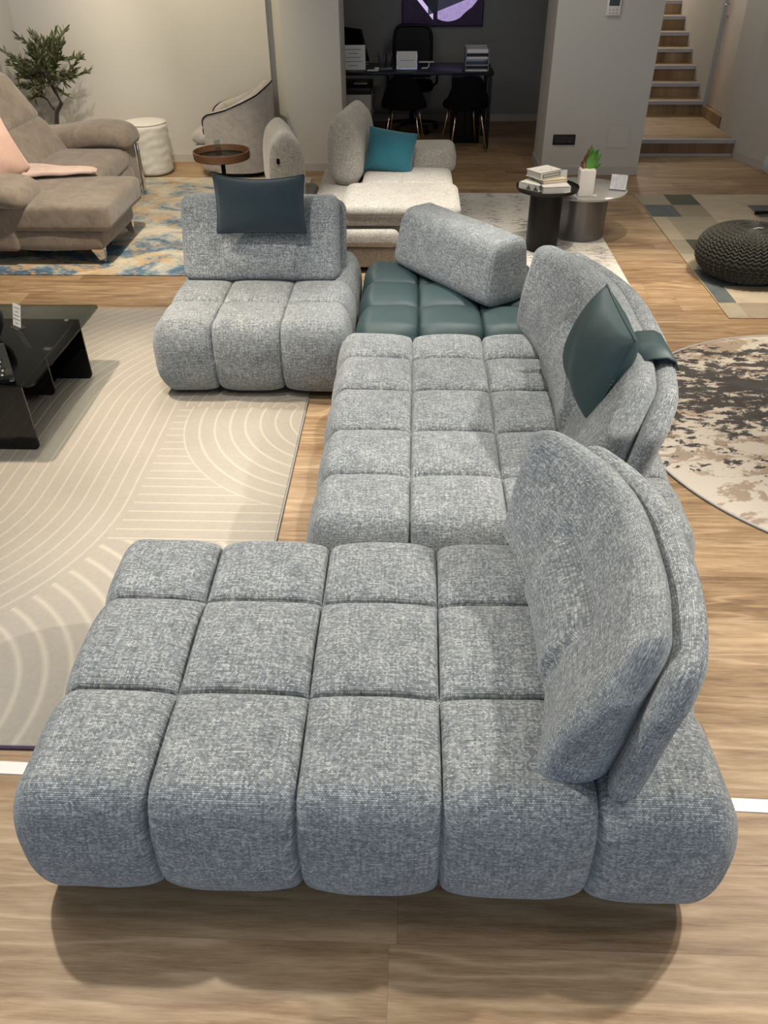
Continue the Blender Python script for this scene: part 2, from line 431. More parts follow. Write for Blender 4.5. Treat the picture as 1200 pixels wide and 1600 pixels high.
def tufted(xs, ys, D=0.036, w=0.085, seed=1, flare=0.02, crease=()):
    """stitched grid: seams at xs and ys (local) sink into the surface, cells puff up"""
    def fgroove(c, seams):
        if not len(seams): return np.ones_like(c)
        dm = np.min(np.abs(c[:, None] - np.array(seams)[None, :]), axis=1)
        t = np.clip(dm / w, 0, 1); return 0.62 * np.sqrt(np.maximum(0, 1 - (1 - t) ** 2.2)) + 0.38 * (1 - np.exp(-dm / 0.0045))
    def fn(P, N):
        wob = wnoise(P, seed, 7.0) * 0.0025; wob2 = wnoise(P, seed + 9, 7.0) * 0.0025
        fx = fgroove(P[:, 0] + wob, xs); fy = fgroove(P[:, 1] + wob2, ys)
        wx = 1 - np.clip(np.abs(N[:, 0]), 0, 1) ** 3; wy = 1 - np.clip(np.abs(N[:, 1]), 0, 1) ** 3
        wy = wy * (sm(-0.6, 0.1, N[:, 2])); 
        k = (1 - wx * (1 - fx)) * (1 - wy * (1 - fy))
        disp = D * (k - 1)
        if len(xs):
            dmx = np.min(np.abs((P[:, 0] + wob)[:, None] - np.array(xs)[None, :]), axis=1)
            disp += 0.0028 * np.sin(P[:, 2] * 210 + 4 * wob * 200) * np.exp(-dmx / 0.035) * np.clip(np.abs(N[:, 1]), 0, 1) * (wnoise(P, seed + 6, 3.0) + 0.5).clip(0, 1)
        disp += 0.004 * wnoise(P, seed + 3, 9.0) + 0.0015 * wnoise(P, seed + 5, 30.0)
        for (x0, x1, yc, dep) in crease:
            g = np.exp(-((P[:, 1] - yc - 0.012 * np.sin((P[:, 0] - x0) * 9)) / 0.009) ** 2) * sm(x0, x0 + 0.07, P[:, 0]) * (1 - sm(x1 - 0.02, x1 + .02, P[:, 0])) * np.clip(N[:, 2], 0, 1)
            disp -= dep * g
        return P + N * disp[:, None]
    return fn

# ------------------------------------------------------------------ the room
def struct(o): o['kind'] = 'structure'; return o
struct(box('floor', (-3.95, -4.0, -0.06), (4.7, 13.5, 0.0), WOOD))
struct(box('ceiling', (-3.95, -4.0, 2.80), (4.7, 13.5, 2.88), CEIL))
struct(box('wall_left', (-4.02, -4.0, 0.0), (-3.87, 8.95, 2.80), WALL))
struct(box('wall_back', (-4.02, 8.78, 0.0), (-1.43, 8.95, 2.80), WALL))
struct(box('wall_pillar_left', (-1.245, 8.41, 0.0), (-0.71, 8.98, 2.80), WALL))
struct(box('wall_pillar_right', (1.225, 8.28, 0.0), (2.155, 8.90, 2.80), WALL))
struct(box('wall_office_back', (-2.6, 10.82, 0.0), (2.155, 10.95, 2.80), OFFW))
struct(box('wall_office_left', (-2.6, 8.95, 0.0), (-2.45, 10.82, 2.80), OFFW))
struct(box('wall_stair_left', (2.00, 8.90, 0.0), (2.155, 13.3, 2.80), WALL))
struct(box('wall_stair_back', (2.155, 13.2, 0.0), (3.45, 13.35, 2.80), WALL))
# right wall: stair side with the door, then the slightly turned shop wall
struct(box('wall_stair_right', (3.30, 10.26, 0.0), (3.45, 13.2, 2.80), WALL))
struct(box('wall_door_side', (3.30, 8.92, 0.0), (3.45, 9.57, 2.80), WALL))
struct(box('wall_above_door', (3.30, 9.57, 2.24), (3.45, 10.26, 2.80), WALL))
struct(prism('wall_right', [(3.30, 8.92), (3.46, 8.92), (3.62, 8.40), (4.55, 3.0), (4.4, 3.0), (3.47, 8.40)], 0, 2.80, WALL))
struct(box('wall_recess', (-1.43, 8.86, 0.0), (-1.245, 8.95, 2.80), WALL))
struct(box('wall_right_front', (4.4, -4.0, 0.0), (4.55, 3.0, 2.80), WALL))
# skirtings
def skirt(name, a, b, t=0.012, h=0.075):
    a = Vector(a); b = Vector(b); d = (b - a); L = d.length; ang = math.atan2(d.y, d.x)
    return struct(box(name, (0, -t, 0), (L, 0, h), SKIRT, loc=(a.x, a.y, 0), rot=(0, 0, ang)))
skirt('baseboard_back', (-3.87, 8.779), (-1.43, 8.779))
skirt('baseboard_left', (-3.869, 8.76), (-3.869, 0.0))
skirt('baseboard_pillar_left', (-1.245, 8.409), (-0.71, 8.409))
skirt('baseboard_pillar_left_side', (-0.709, 8.41), (-0.709, 8.98))
skirt('baseboard_pillar_right', (1.225, 8.279), (2.155, 8.279))
skirt('baseboard_pillar_right_side', (1.224, 8.90), (1.224, 8.28))
skirt('baseboard_office', (-2.45, 10.819), (2.0, 10.819))
skirt('baseboard_right', (3.298, 8.915), (3.468, 8.40)); skirt('baseboard_right_front', (3.468, 8.40), (4.398, 3.0))
# joint strip set in the floor, crossing under the near chaise
struct(box('trim_1', (-3.2, -0.02, 0.0), (2.6, 0.022, 0.003), TRIMW, loc=(-0.1, 1.3855, 0), rot=(0, 0, -0.0275)))

# stairs
st = empty('staircase', (2.8, 9.02, 0), label='wooden staircase with grey metal step edges rising behind the right pillar', cat='stairs')
def stair_step(x0, x1, y0, y1, z0, z1):
    s_ = box('step', (x0 - 2.8, y0 - 9.02, z0), (x1 - 2.8, y1 - 9.02, z1), WOOD, st)
    box('nosing', (x0 - 2.8, y0 - 9.02 - 0.012, z1 - 0.036), (x1 - 2.8, y0 - 9.02 + 0.02, z1 + 0.003), NOSE, s_)
stair_step(2.158, 3.297, 9.02, 10.30, 0.0, 0.164)
for i in range(9):
    y = 10.30 + 0.27 * i; z = 0.164 + 0.143 * (i + 1)
    stair_step(2.158, 3.297, y, 13.19 if i == 8 else y + 0.275, 0.0, z)
box('base_strip', (2.158 - 2.8, -0.012, 0.0), (3.297 - 2.8, 0.0, 0.03), NOSE, st)
# door beside the landing
dr = empty('door_1', (3.30, 9.91, 0.28)); dr['kind'] = 'structure'
box('door_panel', (0.03, -0.31, 0.0), (0.07, 0.32, 1.95), DOORM, dr, 0.002)
box('door_frame', (-0.012, 0.32, -0.004), (0.06, 0.35, 1.96), DOORF, dr)
hd = tube('door_handle', [(0.02, 0.245, 0.98), (-0.03, 0.245, 0.98), (-0.035, 0.235, 0.98), (-0.035, 0.13, 0.98)], 0.008, CHROME, dr)
lathe('keyhole_plate', [(0.022, 0), (0.022, 0.008), (0.018, 0.01)], CHROME, dr, 20, loc=(0.028, 0.245, 0.88), rot=(0, -PI / 2, 0))
struct(box('trim_2', (3.285, 9.57, 0.164), (3.335, 10.26, 0.276), WOOD))

# wall fittings
t = empty('thermostat', (1.71, 8.28, 1.43), label='white wall thermostat with dark display high on the right pillar', cat='thermostat')
box('housing', (-0.062, -0.022, -0.105), (0.062, 0, 0.105), WHITE, t, 0.006)
box('display', (-0.045, -0.024, -0.03), (0.045, -0.0215, 0.085), mat('lcd_dark', (0.05, 0.065, 0.06), 0.2), t)
for k in range(6):
    box('button', (-0.04 + 0.03 * (k % 3), -0.0245, -0.09 + 0.026 * (k // 3)), (-0.025 + 0.03 * (k % 3), -0.0215, -0.079 + 0.026 * (k // 3)), mat('button_grey', (0.4, 0.4, 0.42), 0.5), t)
t = empty('wall_socket', (1.415, 8.28, 0.318), label='black wall socket plate low on the right pillar', cat='wall socket')
box('plate', (-0.105, -0.012, -0.045), (0.105, 0, 0.045), BLACKP, t, 0.003)
for k in (-1, 0, 1):
    box('socket_insert', (-0.03 + k * 0.062, -0.015, -0.03), (0.03 + k * 0.062, -0.0115, 0.03), mat('socket_dark', (0.02, 0.02, 0.025), 0.3), t)
t = empty('access_panel', (1.925, 8.28, 0.345), label='flush square access hatch painted like the pillar', cat='access hatch')
box('hatch_cover', (-0.098, -0.004, -0.098), (0.098, 0, 0.098), WALL, t)
join_boxes('hatch_frame', [((-0.104, -0.003, -0.104), (0.104, 0, -0.098)), ((-0.104, -0.003, 0.098), (0.104, 0, 0.104)), ((-0.104, -0.003, -0.098), (-0.098, 0, 0.098)), ((0.098, -0.003, -0.098), (0.104, 0, 0.098))], SKIRT, t)

# ------------------------------------------------------------------ rugs
def beige_rug_fn(g, b):
    o = g.coord('Object'); s = g.sep(o); x, y = s[0], s[1]
    def dist(cx, cy): return g.m('SQRT', g.m('ADD', g.m('POWER', g.m('SUBTRACT', x, cx), 2.0), g.m('POWER', g.m('SUBTRACT', y, cy), 2.0)))
    ra = dist(-2.3, 2.8); rb = dist(-0.62, 3.6); rc = dist(-1.75, 1.62)
    SP = 1.68 / 26; rd = dist(-0.35, 3.5)
    def line(v, sp=SP, wd=0.13):
        fr = g.m('ABSOLUTE', g.m('SUBTRACT', g.m('FRACT', g.m('DIVIDE', v, sp)), 0.5))
        return g.m('SUBTRACT', 1.0, g.m('SMOOTH_MIN', g.m('DIVIDE', fr, wd), 1.0, 0.2), clamp=True)
    la = line(ra); lb = line(rb); lc = line(rc, 0.085, 0.2); ld = line(rd, 0.075); lx = line(g.m('ADD', x, 2.3)); ly = line(y, 0.062)
    up = g.m('GREATER_THAN', y, 3.6); low = g.m('LESS_THAN', y, 2.8)
    left = g.m('LESS_THAN', x, -1.2)
    mid = g.mix(left, g.mix(g.m('LESS_THAN', rd, 0.79), ly, ld), lx)
    # lower part
    lw = g.mix(g.m('LESS_THAN', ra, 1.10), g.mix(g.m('LESS_THAN', y, 2.5), ly, lc), la)
    lw = g.mix(g.m('LESS_THAN', rd, 0.79), lw, ld)
    r = g.mix(low, g.mix(up, mid, lb), lw)
    n = g.noise(o, 60, 3, 0.7); n2 = g.noise(o, 4, 3)
    t = g.m('MULTIPLY_ADD', n, 0.6, g.m('MULTIPLY', n2, 0.4))
    base = g.mix(t, (0.27, 0.242, 0.20), (0.395, 0.36, 0.305))
    col = g.mix(g.m('MULTIPLY', r, 0.55), base, (0.54, 0.48, 0.395))
    fine = g.noise(o, 260, 2)
    setc(g, b, col, g.bump(g.m('ADD', g.m('MULTIPLY', r, -1.0), g.m('MULTIPLY', fine, 0.5)), 0.6, 0.004))
BRUG = mat('pale_carved_pile', rough=0.95, fn=beige_rug_fn)
o = box('carved_rug', (-3.8, 1.49, 0.0), (-0.55, 4.885, 0.012), BRUG, bev=0.004)
t = empty('area_rug', (-2.1, 3.2, 0), label='large pale beige rug with carved arc lines under the black glass table', cat='rug')
o.parent = t; o.location = (2.1, -3.2, 0); o.name = 'pile'
box('edge_binding', (-3.8 + 2.1, 1.481 - 3.2, 0.0), (-0.55 + 2.1, 1.49 - 3.2, 0.009), mat('dark_binding', (0.05, 0.03, 0.06), 0.9), t)
box('edge_binding', (-0.55 + 2.1, 1.481 - 3.2, 0.0), (-0.543 + 2.1, 4.885 - 3.2, 0.009), mat('grey_binding', (0.25, 0.24, 0.23), 0.9), t)

def blue_rug_fn(g, b):
    o = g.coord('Object'); v = g.scale(o, (1.0, 1.25, 1))
    n = g.noise(v, 2.2, 6, 0.62, 0.9); n2 = g.noise(g.vm('ADD', v, (5, 3, 1)), 2.8, 6, 0.7, 1.4); n3 = g.noise(g.scale(o, (1, 2.2, 1)), 26, 3, 0.7)
    y = g.sep(o)[1]
    k = g.m('ADD', g.m('ADD', n, g.m('MULTIPLY', g.m('SUBTRACT', n3, 0.5), 0.28)), g.m('MULTIPLY', g.m('SUBTRACT', y, 6.6), 0.045))
    col = g.ramp(k, [(0.30, (0.03, 0.075, 0.14)), (0.42, (0.09, 0.16, 0.22)), (0.50, (0.36, 0.37, 0.33)), (0.57, (0.52, 0.48, 0.38)), (0.72, (0.60, 0.53, 0.42))])
    k2 = g.ramp(g.m('ADD', n2, g.m('MULTIPLY', g.m('SUBTRACT', n3, 0.5), 0.3)), [(0.50, 0.0), (0.60, 1.0)])
    col = g.mix(g.m('MULTIPLY', k2, 0.75), col, (0.52, 0.33, 0.15))
    setc(g, b, col, g.bump(n3, 0.3, 0.004))
box('patterned_rug', (-3.85, 5.49, 0.0), (-1.0, 8.12, 0.010), mat('blue_gold_pile', rough=0.9, fn=blue_rug_fn), bev=0.003)
tag(bpy.data.objects['patterned_rug'], 'blue and gold distressed rug under the brown sofa', 'rug')

def white_rug_fn(g, b):
    o = g.coord('Object'); s = g.sep(o)
    v = g.comb(g.m('MULTIPLY', s[0], 11), g.m('MULTIPLY', s[1], 30))
    n = g.noise(v, 1.0, 4, 0.8, 0.4); n2 = g.noise(o, 1.6, 3); n3 = g.noise(o, 9, 4, 0.7)
    band = g.m('MULTIPLY_ADD', g.m('SINE', g.m('MULTIPLY', s[0], 26.0)), 0.035, 0.0)
    k = g.m('ADD', g.m('ADD', n, band), g.m('MULTIPLY', g.m('SUBTRACT', n2, 0.5), 0.3))
    col = g.ramp(k, [(0.30, (0.10, 0.095, 0.10)), (0.40, (0.32, 0.30, 0.29)), (0.47, (0.60, 0.575, 0.535)), (1.0, (0.66, 0.635, 0.59))])
    col = g.mix(g.m('MULTIPLY', g.ramp(n3, [(0.5, 0.0), (0.65, 1.0)]), 0.25), col, (0.38, 0.34, 0.31))
    setc(g, b, col, g.bump(n, 0.2, 0.003))
box('distressed_rug', (0.05, 4.96, 0.0), (1.483, 7.60, 0.008), mat('ivory_black_pile', rough=0.9, fn=white_rug_fn), bev=0.002)
tag(bpy.data.objects['distressed_rug'], 'ivory rug with faint black speckled pattern under the round side tables', 'rug')

# patchwork rug: grid of coloured cells
xs_ = [1.99, 2.108, 2.24, 2.49, 2.88, 3.3, 3.5]; ys_ = [4.815, 5.05, 5.34, 5.66, 5.99, 6.317, 6.90, 7.24, 7.56]
def patch(name, a, b2):
    def fn(g, b):
        o = g.coord('Object'); n = g.noise(g.scale(o, (1, 2, 1)), 5, 5, 0.7, 0.8)
        setc(g, b, g.mix(g.m('MULTIPLY_ADD', g.m('SUBTRACT', n, 0.5), 2.2, 0.5, clamp=True), a, b2))
    return mat(name, rough=0.8, fn=fn)
PM = [patch('patch_beige', (0.36, 0.30, 0.215), (0.47, 0.40, 0.30)), patch('patch_olive_grey', (0.27, 0.24, 0.17), (0.35, 0.31, 0.23)),
      patch('patch_dark_green', (0.045, 0.052, 0.04), (0.07, 0.075, 0.055)), patch('patch_slate', (0.06, 0.08, 0.085), (0.12, 0.135, 0.135)),
      patch('patch_brown', (0.23, 0.185, 0.13), (0.30, 0.25, 0.18)), mat('patch_edge', (0.50, 0.38, 0.24), 0.8)]
grid = [  # rows from near to far, columns left to right
    [1, 4, 4, 4, 1, 1], [3, 0, 0, 0, 0, 0], [3, 3, 3, 3, 0, 0], [0, 0, 2, 0, 1, 0], [1, 2, 2, 2, 0, 0], [0, 1, 1, 0, 0, 0], [3, 3, 4, 0, 3, 0], [1, 1, 2, 0, 0, 0]]
V_ = []; F_ = []; MI = []
for j, row in enumerate(grid):
    for i, c in enumerate(row):
        x0, x1, y0, y1 = xs_[i], xs_[i + 1], ys_[j], ys_[j + 1]; k = len(V_)
        V_ += [(x0, y0, 0.009), (x1, y0, 0.009), (x1, y1, 0.009), (x0, y1, 0.009)]; F_.append((k, k + 1, k + 2, k + 3)); MI.append(c)
X0, X1, Y0, Y1 = 1.985, 3.5, 4.81, 7.565; k = len(V_)
V_ += [(X0, Y0, 0), (X1, Y0, 0), (X1, Y1, 0), (X0, Y1, 0), (X0, Y0, 0.0085), (X1, Y0, 0.0085), (X1, Y1, 0.0085), (X0, Y1, 0.0085)]
for f in [(0, 1, 5, 4), (1, 2, 6, 5), (2, 3, 7, 6), (3, 0, 4, 7), (4, 5, 6, 7), (3, 2, 1, 0)]:
    F_.append(tuple(k + a for a in f)); MI.append(5)
o = mesh_obj('patchwork_rug', V_, F_, PM, smooth=False, midx=MI)
tag(o, 'patchwork rug of beige, green and slate rectangles under the knitted pouf', 'rug')

def round_rug_fn(g, b):
    o = g.coord('Object'); s = g.sep(o)
    v = g.scale(o, (1.0, 1.7, 1))
    n = g.noise(v, 4.2, 7, 0.7, 0.8); n2 = g.noise(g.vm('ADD', v, (7, 2, 0)), 3.6, 7, 0.7, 1.0); n3 = g.noise(g.vm('ADD', v, (1, 9, 0)), 13, 6, 0.75, 0.5)
    col = g.mix(g.noise(o, 2.0, 3), (0.60, 0.545, 0.47), (0.46, 0.405, 0.345))
    tan = g.ramp(n2, [(0.505, 0.0), (0.55, 1.0)])
    col = g.mix(g.m('MULTIPLY', tan, 0.8), col, (0.27, 0.195, 0.13))
    far = g.m('MULTIPLY_ADD', g.m('ABSOLUTE', g.m('SUBTRACT', s[1], 0.42)), -0.36, 0.17)
    dk = g.ramp(g.m('ADD', g.m('ADD', n, far), g.m('MULTIPLY', g.m('SUBTRACT', n3, 0.5), 1.1)), [(0.53, 0.0), (0.57, 1.0)])
    col = g.mix(g.m('MULTIPLY', dk, 0.93), col, (0.018, 0.018, 0.021))
    setc(g, b, col, g.bump(n3, 0.2, 0.003))
t = empty('round_rug', (2.2, 3.45, 0), label='round abstract rug in cream, charcoal and tan on the right floor', cat='rug')
lathe('pile', [(1.085, 0), (1.088, 0.008), (1.082, 0.010)], mat('abstract_round_pile', rough=0.9, fn=round_rug_fn), t, 128)
bm_pts = [(1.095 * math.cos(2 * PI * i / 128), 1.095 * math.sin(2 * PI * i / 128), 0.006) for i in range(128)]
tube('edge_binding', bm_pts, 0.0065, mat('silver_binding', (0.42, 0.41, 0.40), 0.6), t, 6, close=True)

# ------------------------------------------------------------------ the large sectional
def module(name, x0, x1, y0, y1, z0, z1, xs, ys, m, label, res, r=(0.09, 0.10, 0.17), D=0.046, w=0.13, seed=1, crease=(), rz=0.0, group=None):
    cx, cy, cz = (x0 + x1) / 2, (y0 + y1) / 2, (z0 + z1) / 2
    t = empty(name, (cx, cy, 0), rz, label, 'sofa', group)
    soft('tufted_seat', ((x1 - x0) / 2, (y1 - y0) / 2, (z1 - z0) / 2), r, m, t, res,
         tufted([x - cx for x in xs], [y - cy for y in ys], D, w, seed, crease=[(a - cx, b_ - cx, c - cy, d) for a, b_, c, d in crease]), loc=(0, 0, cz),
         dense=([x - cx for x in xs], [y - cy for y in ys], ()))
    hx, hy = (x1 - x0) / 2 - 0.24, (y1 - y0) / 2 - 0.24
    for sx in (-1, 1):
        for sy in (-1, 1):
            lathe('foot', [(0.025, 0), (0.03, z0 + 0.03)], BLACKP, t, 16, loc=(sx * hx, sy * hy, 0))
    return t
near = module('chaise_sofa', -0.957, 0.787, 0.990, 2.055, 0.025, 0.448, [-0.605, -0.257, 0.085, 0.445], [1.375, 1.725], FAB,
              'largest grey tufted chaise, nearest in the photo, with a bent wing backrest', 0.0085, r=(0.10, 0.11, 0.19), D=0.052, w=0.14, seed=2)
mid_ = module('sofa_module', -0.365, 0.98, 2.06, 3.68, 0.03, 0.43, [0.0, 0.335, 0.67], [2.42, 2.735, 3.07, 3.385], FAB,
              'long grey tufted seat module whose backrest carries the petrol leather cushion', 0.011, seed=5,
              crease=[(0.44, 0.95, 3.20, 0.018), (0.44, 0.95, 2.59, 0.018)])
green = module('leather_ottoman', -0.305, 0.95, 3.70, 4.755, 0.03, 0.405, [0.03, 0.356, 0.69], [4.07, 4.41], LEATHER,
               'dark petrol green leather tufted seat carrying a loose grey bolster', 0.014, D=0.062, w=0.15, seed=8)
arml = module('armless_sofa', -1.335, -0.315, 3.665, 4.86, 0.03, 0.43, [-1.015, -0.668], [4.03, 4.34], FAB,
              'armless grey tufted seat with straight backrest, on the edge of the pale rug', 0.012, seed=11)

def backrest(parent, L, Hh, T, cx, cy, z0, rz, tilt, bend_lo, bend_hi, res, rec=0.30, name='backrest', wing=0.0, shell=True, recess=0.04, shell_off=0.10, shell_dx=0.0, shell_h=None, shell_T=0.07, bend_pow=2.0, toptaper=0.55):
    """cushion facing local -y, long side along local x; wings bend forward; lumbar fold in the middle"""
    px, py = parent.location.x, parent.location.y
    def bendit(P, lo, hi):
        tz = np.clip((P[:, 2] + Hh / 2) / Hh, 0, 1); s = P[:, 0] / (L / 2)
        bb = lo + (hi - lo) * tz
        P = P.copy(); P[:, 1] -= bb * np.abs(s) ** bend_pow * np.where(s > 0, 1 - 0.6 * tz, 1.0)
        P[:, 1] += (P[:, 2] + Hh / 2) * math.tan(tilt)
        return P
    def fn(P, N):
        P = P.copy(); u = P[:, 0] / (L / 2); tz = (P[:, 2] + Hh / 2) / Hh
        front = np.clip(-N[:, 1], 0, 1)
        # padded lumbar panel in the middle, crease above it, stitched seams beside it
        side = 1 - sm(rec - 0.02, rec + 0.10, np.abs(u)); low = 1 - sm(0.50, 0.60, tz)
        P[:, 1] -= front * side * recess * np.exp(-((tz - 0.30) / 0.22) ** 2)
        P[:, 1] += front * side * 0.022 * sm(0.50, 0.66, tz)
        P[:, 1] -= front * side * 0.014 * np.exp(-((tz - 0.84) / 0.13) ** 2)
        fold = np.exp(-((tz - 0.56) * Hh / 0.022) ** 2) * side; P[:, 1] += front * 0.030 * fold
        seam = np.exp(-((np.abs(u) - rec - 0.04) * L / 2 / 0.014) ** 2) * low; P[:, 1] += front * 0.012 * seam
        if bend_hi > 0:      # the near end of a wing rounds over at the top
            P[:, 2] -= 0.10 * sm(0.78, 1.0, u) * tz ** 2
        # taper to the top
        P[:, 1] *= 1 - (1 - toptaper) * sm(0.35, 1.05, tz)
        P += N * (0.005 * wnoise(P, 21, 8.0) + 0.002 * wnoise(P, 22, 25.0))[:, None]
        return bendit(P, bend_lo, bend_hi)
    o = soft(name, (L / 2, T / 2, Hh / 2), (0.06, T * 0.46, 0.055), FAB, parent, res, fn, loc=(cx - px, cy - py, z0 + Hh / 2), rot=(0, 0, rz))
    if shell:
        sh = shell_h or Hh * 0.96
        def fn2(P, N):
            P = P.copy(); P[:, 1] += shell_off; P[:, 2] -= (Hh - sh) / 2
            if bend_hi > 0: P[:, 2] -= 0.08 * sm(0.80, 1.0, P[:, 0] / (L / 2)) * np.clip((P[:, 2] + Hh / 2) / Hh, 0, 1) ** 2
            P[:, 0] += shell_dx
            P += N * (0.003 * wnoise(P, 23, 9.0))[:, None]
            P[:, 1] -= 0.035 * sm(0.2, 1.0, (P[:, 2] + Hh / 2) / Hh)
            Q = bendit(P, bend_lo, bend_hi); return Q
        soft('back_shell', (L / 2 - 0.005, shell_T / 2, sh / 2), (0.05, shell_T * 0.48, 0.06), FAB, parent, res * 1.4, fn2, loc=(cx - px, cy - py, z0 + Hh / 2), rot=(0, 0, rz))
    return o
# near chaise: backrest faces -x
backrest(near, 0.97, 0.43, 0.18, 0.44, 1.595, 0.40, R(-90), R(18), 0.065, 0.20, 0.010, recess=0.035, rec=0.34, shell_off=0.125, shell_dx=0.05, shell_T=0.09, bend_pow=2.2, toptaper=0.5)
# middle seat
backrest(mid_, 1.52, 0.43, 0.20, 0.68, 2.97, 0.40, R(-90), R(18), 0.09, 0.23, 0.013, recess=0.045, rec=0.36, shell_off=0.125, shell_dx=0.04, shell_T=0.09, bend_pow=2.4, toptaper=0.5)
# armless seat: straight backrest facing the camera
backrest(arml, 0.885, 0.42, 0.15, -0.855, 4.385, 0.40, 0.0, R(20), 0.0, 0.0, 0.011, recess=0.03, rec=0.44, shell_off=0.11, shell_dx=0.035, shell_h=0.38, shell_T=0.05, toptaper=0.75)

# loose bolster on the leather seat
def bolster_fn(P, N):
    P = P.copy(); tz = (P[:, 2] / 0.165 + 1) / 2
    P[:, 1] *= 1 - 0.30 * tz ** 1.5
    P[:, 1] += 0.02 * tz
    u = P[:, 0] / 0.43
    P[:, 0] += -0.03 * np.sign(u) * np.abs(u) ** 3 * tz
    for s0 in (0.12, 0.17):
        P -= N * (0.004 * np.exp(-((P[:, 0] - s0) / 0.006) ** 2))[:, None]
    P -= N * (0.007 * np.exp(-((N[:, 0] - 0.62) / 0.16) ** 2))[:, None]
    P += N * (0.006 * wnoise(P, 31, 7.0) + 0.0015 * wnoise(P, 32, 25.0))[:, None]
    return P
o = soft('bolster_cushion', (0.43, 0.155, 0.165), (0.03, 0.07, 0.07), FAB, None, 0.009, bolster_fn, loc=(0.245, 4.39, 0.558), rot=(0, 0, R(-53)))
tag(o, 'loose wedge-shaped grey bolster lying diagonally on the petrol leather seat', 'cushion')

def pillow(name, w, h, T, m, loc, rot, label, cat='cushion', parent=None, n=36, pinch=0.06, piping=True, group=None, sag=0.0):
    """flat pillow in local xz plane, front towards -y"""
    verts = []; faces = []; uvs = []
    for side in (-1, 1):
        b0 = len(verts)
        for j in range(n + 1):
            for i in range(n + 1):
                u = -1 + 2 * i / n; v = -1 + 2 * j / n
                x = u * (1 - pinch * (1 - v * v)) * w / 2; z = v * (1 - pinch * (1 - u * u)) * h / 2
                th = (max(0, 1 - abs(u) ** 2.6) ** 0.55) * (max(0, 1 - abs(v) ** 2.6) ** 0.55)
                y = side * T / 2 * th * (1 + 0.05 * math.sin(7 * u + 3 * v))
                z -= sag * (1 - u * u) * (v + 1) * 0.5
                verts.append((x, y, z))
        for j in range(n):
            for i in range(n):
                a = b0 + j * (n + 1) + i; q = (a, a + 1, a + n + 2, a + n + 1)
                if side > 0: q = q[::-1]
                faces.append(q)
                for c in q: uvs.append((verts[c][0], verts[c][2]))
    e = empty(name, loc, 0, label, cat, group); e.rotation_euler = rot
    if parent: e.parent = parent
    o = mesh_obj('cover', verts, faces, m, e, uvs=uvs)
    if piping:
        loop = []
        for i in range(n): loop.append(verts[i])
        for j in range(n): loop.append(verts[j * (n + 1) + n])
        for i in range(n): loop.append(verts[n * (n + 1) + n - i])
        for j in range(n): loop.append(verts[(n - j) * (n + 1)])
        tube('piping', loop, 0.004, m, e, 6, close=True)
    return e
pillow('lumbar_pillow', 0.485, 0.295, 0.12, NAVY, (-0.822, 4.345, 0.822), (R(-12), 0, 0), 'dark petrol rectangular pillow hanging over the backrest of the armless seat', sag=0.02, pinch=0.05)
# leather cushion with strap, over the middle backrest
lc = pillow('leather_headrest_cushion', 0.50, 0.34, 0.19, LEATHER, (0.680, 2.71, 0.762), (R(-18), 0, R(-90)), 'petrol leather cushion hung by a strap over the backrest of the long middle sofa', pinch=0.03)
strap = [(0.745, 0.760), (0.765, 0.815), (0.81, 0.838), (0.865, 0.842), (0.895, 0.828), (0.912, 0.795)]
lc_m = (Matrix.Translation(lc.location) @ lc.rotation_euler.to_matrix().to_4x4()).inverted()
sv = []; sf = []
for k, (sx, sz) in enumerate(strap):
    for sy in (2.50, 2.72):
        sv.append(lc_m @ Vector((sx, sy, sz + 0.005))); sv.append(lc_m @ Vector((sx - 0.003, sy, sz - 0.002)))
for k in range(len(strap) - 1):
    a = k * 4; b_ = a + 4
    sf += [(a, a + 2, b_ + 2, b_), (a + 1, b_ + 1, b_ + 3, a + 3), (a, b_, b_ + 1, a + 1), (a + 2, a + 3, b_ + 3, b_ + 2)]
mesh_obj('strap', sv, sf, LEATHER, lc)

# ------------------------------------------------------------------ black glass coffee table
t = empty('coffee_table', (-2.35, 3.6, 0), label='low black glass coffee table with smoked overhanging top on the pale rug', cat='coffee table')
prism('table_top', rrect(-0.75, -0.45, 0.645, 0.48, 0.03), 0.356, 0.366, SMOKET, t)
def ypanel(name, y, x0, x1, z0, z1, m, th=0.010, r=0.03):
    pts = rrect(x0, z0, x1, z1, r, 6, (0, 0, 1, 1)); bm = bmesh.new()
    vs = [bm.verts.new((a, y, b_)) for a, b_ in pts]; f = bm.faces.new(vs)
    rr = bmesh.ops.extrude_face_region(bm, geom=[f])
    for v in [q for q in rr['geom'] if isinstance(q, bmesh.types.BMVert)]: v.co.y += th
    bmesh.ops.recalc_face_normals(bm, faces=bm.faces)
    return bm_obj(name, bm, m, t, smooth=False)
ypanel('end_panel', 0.30, -0.70, 0.590, 0.012, 0.355, BLACKG)
ypanel('end_panel', -0.43, -0.70, 0.578, 0.012, 0.355, BLACKG)
ypanel('inner_panel', 0.02, -0.70, 0.50, 0.06, 0.35, BLACKG)
box('under_top', (-0.70, -0.43, 0.344), (0.575, 0.31, 0.355), BLACKG, t, 0.001)
box('lower_shelf', (-0.68, 0.025, 0.06), (0.44, 0.30, 0.072), BLACKG, t, 0.001)
box('lower_shelf', (-0.68, -0.42, 0.10), (0.20, 0.02, 0.112), BLACKG, t, 0.001)
for x, y in ((0.54, 0.27), (0.53, -0.40)):
    lathe('fixing_disc', [(0.012, 0.3661), (0.011, 0.3685)], CHROME, t, 16, loc=(x, y, 0))
